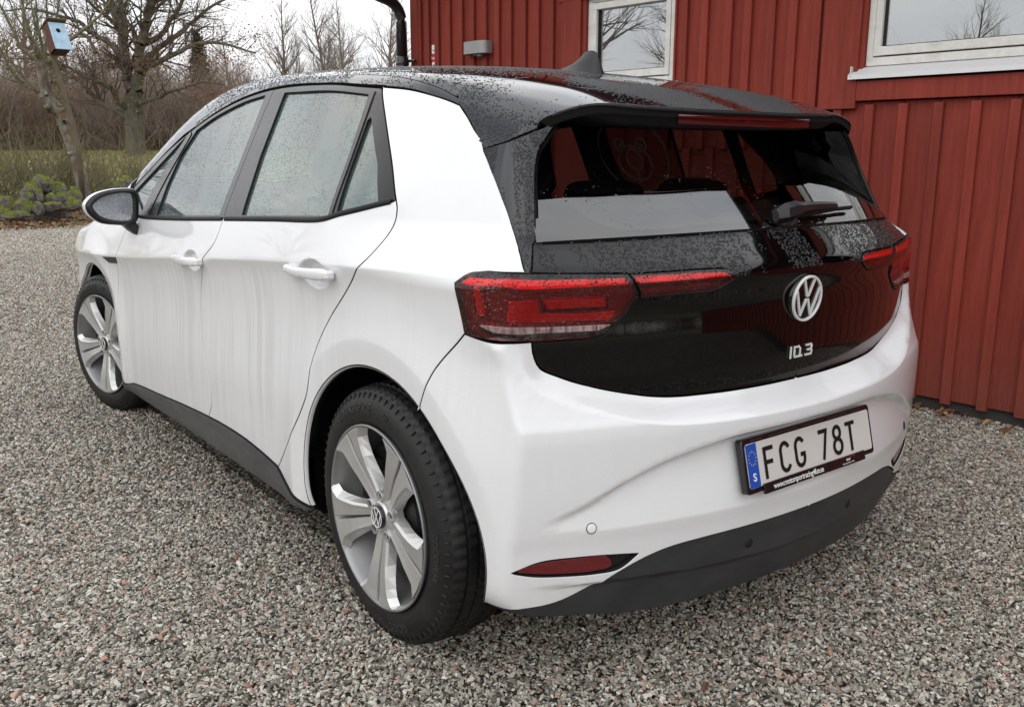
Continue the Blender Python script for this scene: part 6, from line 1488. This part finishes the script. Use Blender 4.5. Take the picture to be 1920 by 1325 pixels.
# --- the wood behind: individual bare trees, one build per kind, then copies
def bare(seed,h,kind):
    r=np.random.default_rng(seed); root=empty('bare_tree'); tb=TB(); tt=TB(); n=9; p=np.zeros(3); d=np.array([0,0,1.]); pts=[p]
    for i in range(n):
        d=d+rv(r,.06); d/=np.linalg.norm(d); d[2]=abs(d[2]); q=p+d*h/n; tb.seg(p,q,.013*h*(1-i/n)+.02,.013*h*(1-(i+1)/n)+.02); p=q; pts.append(p)
    for k in range(46):
        t=r.uniform(.22,.98)**.8; i=min(int(t*n),n-1); f=t*n-i; s=pts[i]*(1-f)+pts[i+1]*f; a=r.uniform(0,6.28); el=r.uniform(.5,1.05) if kind=='birch' else r.uniform(.25,.8)
        e=np.array([math.cos(a)*math.cos(el),math.sin(a)*math.cos(el),math.sin(el)]); l=h*(.30*(1-t)+.08)*r.uniform(.7,1.2); twig(tt,s,e,l,.006*h*(1-t)+.014,2,r,.10 if kind=='birch' else .04,.3,4,None,(.2,.95),.6,.6)
    tb.mesh('trunk','farbark',root,5); tt.mesh('crown','fartwig',root,3); return root
kinds=[bare(200+i,1.0*12,'birch' if i%2==0 else 'oak') for i in range(6)]
def ctree(src,x,y,k,lbl,grp):
    c=src.copy(); COL.objects.link(c); c.location=(x,y,float(gz(x,y))-.1); c.scale=(k,k,k*RNG.uniform(.9,1.15)); c.rotation_euler=(0,0,RNG.uniform(0,6))
    for ch in src.children: d=ch.copy(); COL.objects.link(d); d.parent=c
    c['label']=lbl; c['category']='tree'; c['group']=grp; return c
GA='bare trees of the wood beyond the meadow'
prof_u=[(0,1.12),(150,1.15),(300,1.05),(400,.95),(440,1.15),(470,.9),(520,.85),(545,1.30),(580,.8),(625,1.35),(660,1.2),(690,.95),(720,1.2),(760,.95),(900,1)]
for _ in range(104):
    u=RNG.uniform(-160,800); D=RNG.uniform(86,125); q=atd(u,290,D); k=np.interp(u,[a for a,b in prof_u],[b for a,b in prof_u])
    k*=RNG.uniform(.45,.80)*D/100; ctree(kinds[RNG.integers(0,6)],q[0],q[1],k*1.0,'bare grey brown tree in the wood beyond the meadow',GA)
BL={545:'lone tall slender birch rising highest between the oak and the paired birches',622:'left one of the paired tall birches above the car roof',650:'right one of the paired tall birches above the car roof',728:'tall slender birch just left of the black downpipe',748:'slender birch half hidden behind the black downpipe',440:'slender birch right of the dark spruce behind the oak limbs',395:'slender birch close beside the dark spruce behind the oak limbs',60:'slender birch behind the pollard shoots and the bird box',20:'slender birch left of the bird box, furthest to the left'}
for u,k,D in ((545,1.35,95),(622,1.32,98),(650,1.20,97),(728,1.25,95),(748,.95,99),(440,1.0,90),(395,1.0,92),(60,1.3,92),(20,1.2,90)):
    q=atd(u,290,D); ctree(kinds[(int(u)//7)%3*2],q[0],q[1],k,BL[u],'tall birches above the wood')
for _ in range(70):
    a=RNG.uniform(0,2*math.pi); 
    if abs((math.degrees(a)+180)%360-180-22)<24: continue
    D=RNG.uniform(50,80); x,y=CAMP[0]+D*math.sin(a),CAMP[1]+D*math.cos(a); ctree(kinds[RNG.integers(0,6)],x,y,RNG.uniform(.7,1.2),'bare tree of the wood around the yard, outside the picture','bare trees around the yard')
# nearer trees on the open side: seen in the window panes
for x,y,k in ((-19,9.5,1.0),(-24,21,1.0),(-30,33,1.15),(-13,30,.8),(-15,-9,.9),(-22,-2,.9)): ctree(kinds[1 if k<1 else 3],x,y,k,'bare yard tree mirrored in the window panes','yard trees on the open side')
for k in kinds:
    for ch in list(k.children): bpy.data.objects.remove(ch)
    bpy.data.objects.remove(k)
# dark spruce between the oak and the birches
r=np.random.default_rng(77); sp_=empty('spruce_tree',(*[float(v) for v in atd(384,290,80)[:2]],3.2)); tag(sp_,'dark green spruce rising between the oak limbs and the birches','tree'); tb=TB(); tb.seg(np.zeros(3),np.array([0,0,9.]),.14,.03); tb.mesh('trunk','farbark',sp_,5); tps=[]
for i in range(900):
    z=9.3*r.random()**.8; w_=(9.4-z)*.24; a=r.uniform(0,6.28); tps.append((w_*math.cos(a)*r.uniform(.3,1),w_*math.sin(a)*r.uniform(.3,1),z))
leaves('needles',tps,5200,.17,'conifer',sp_,r,.22); sp_.scale=(.80,.80,.80)
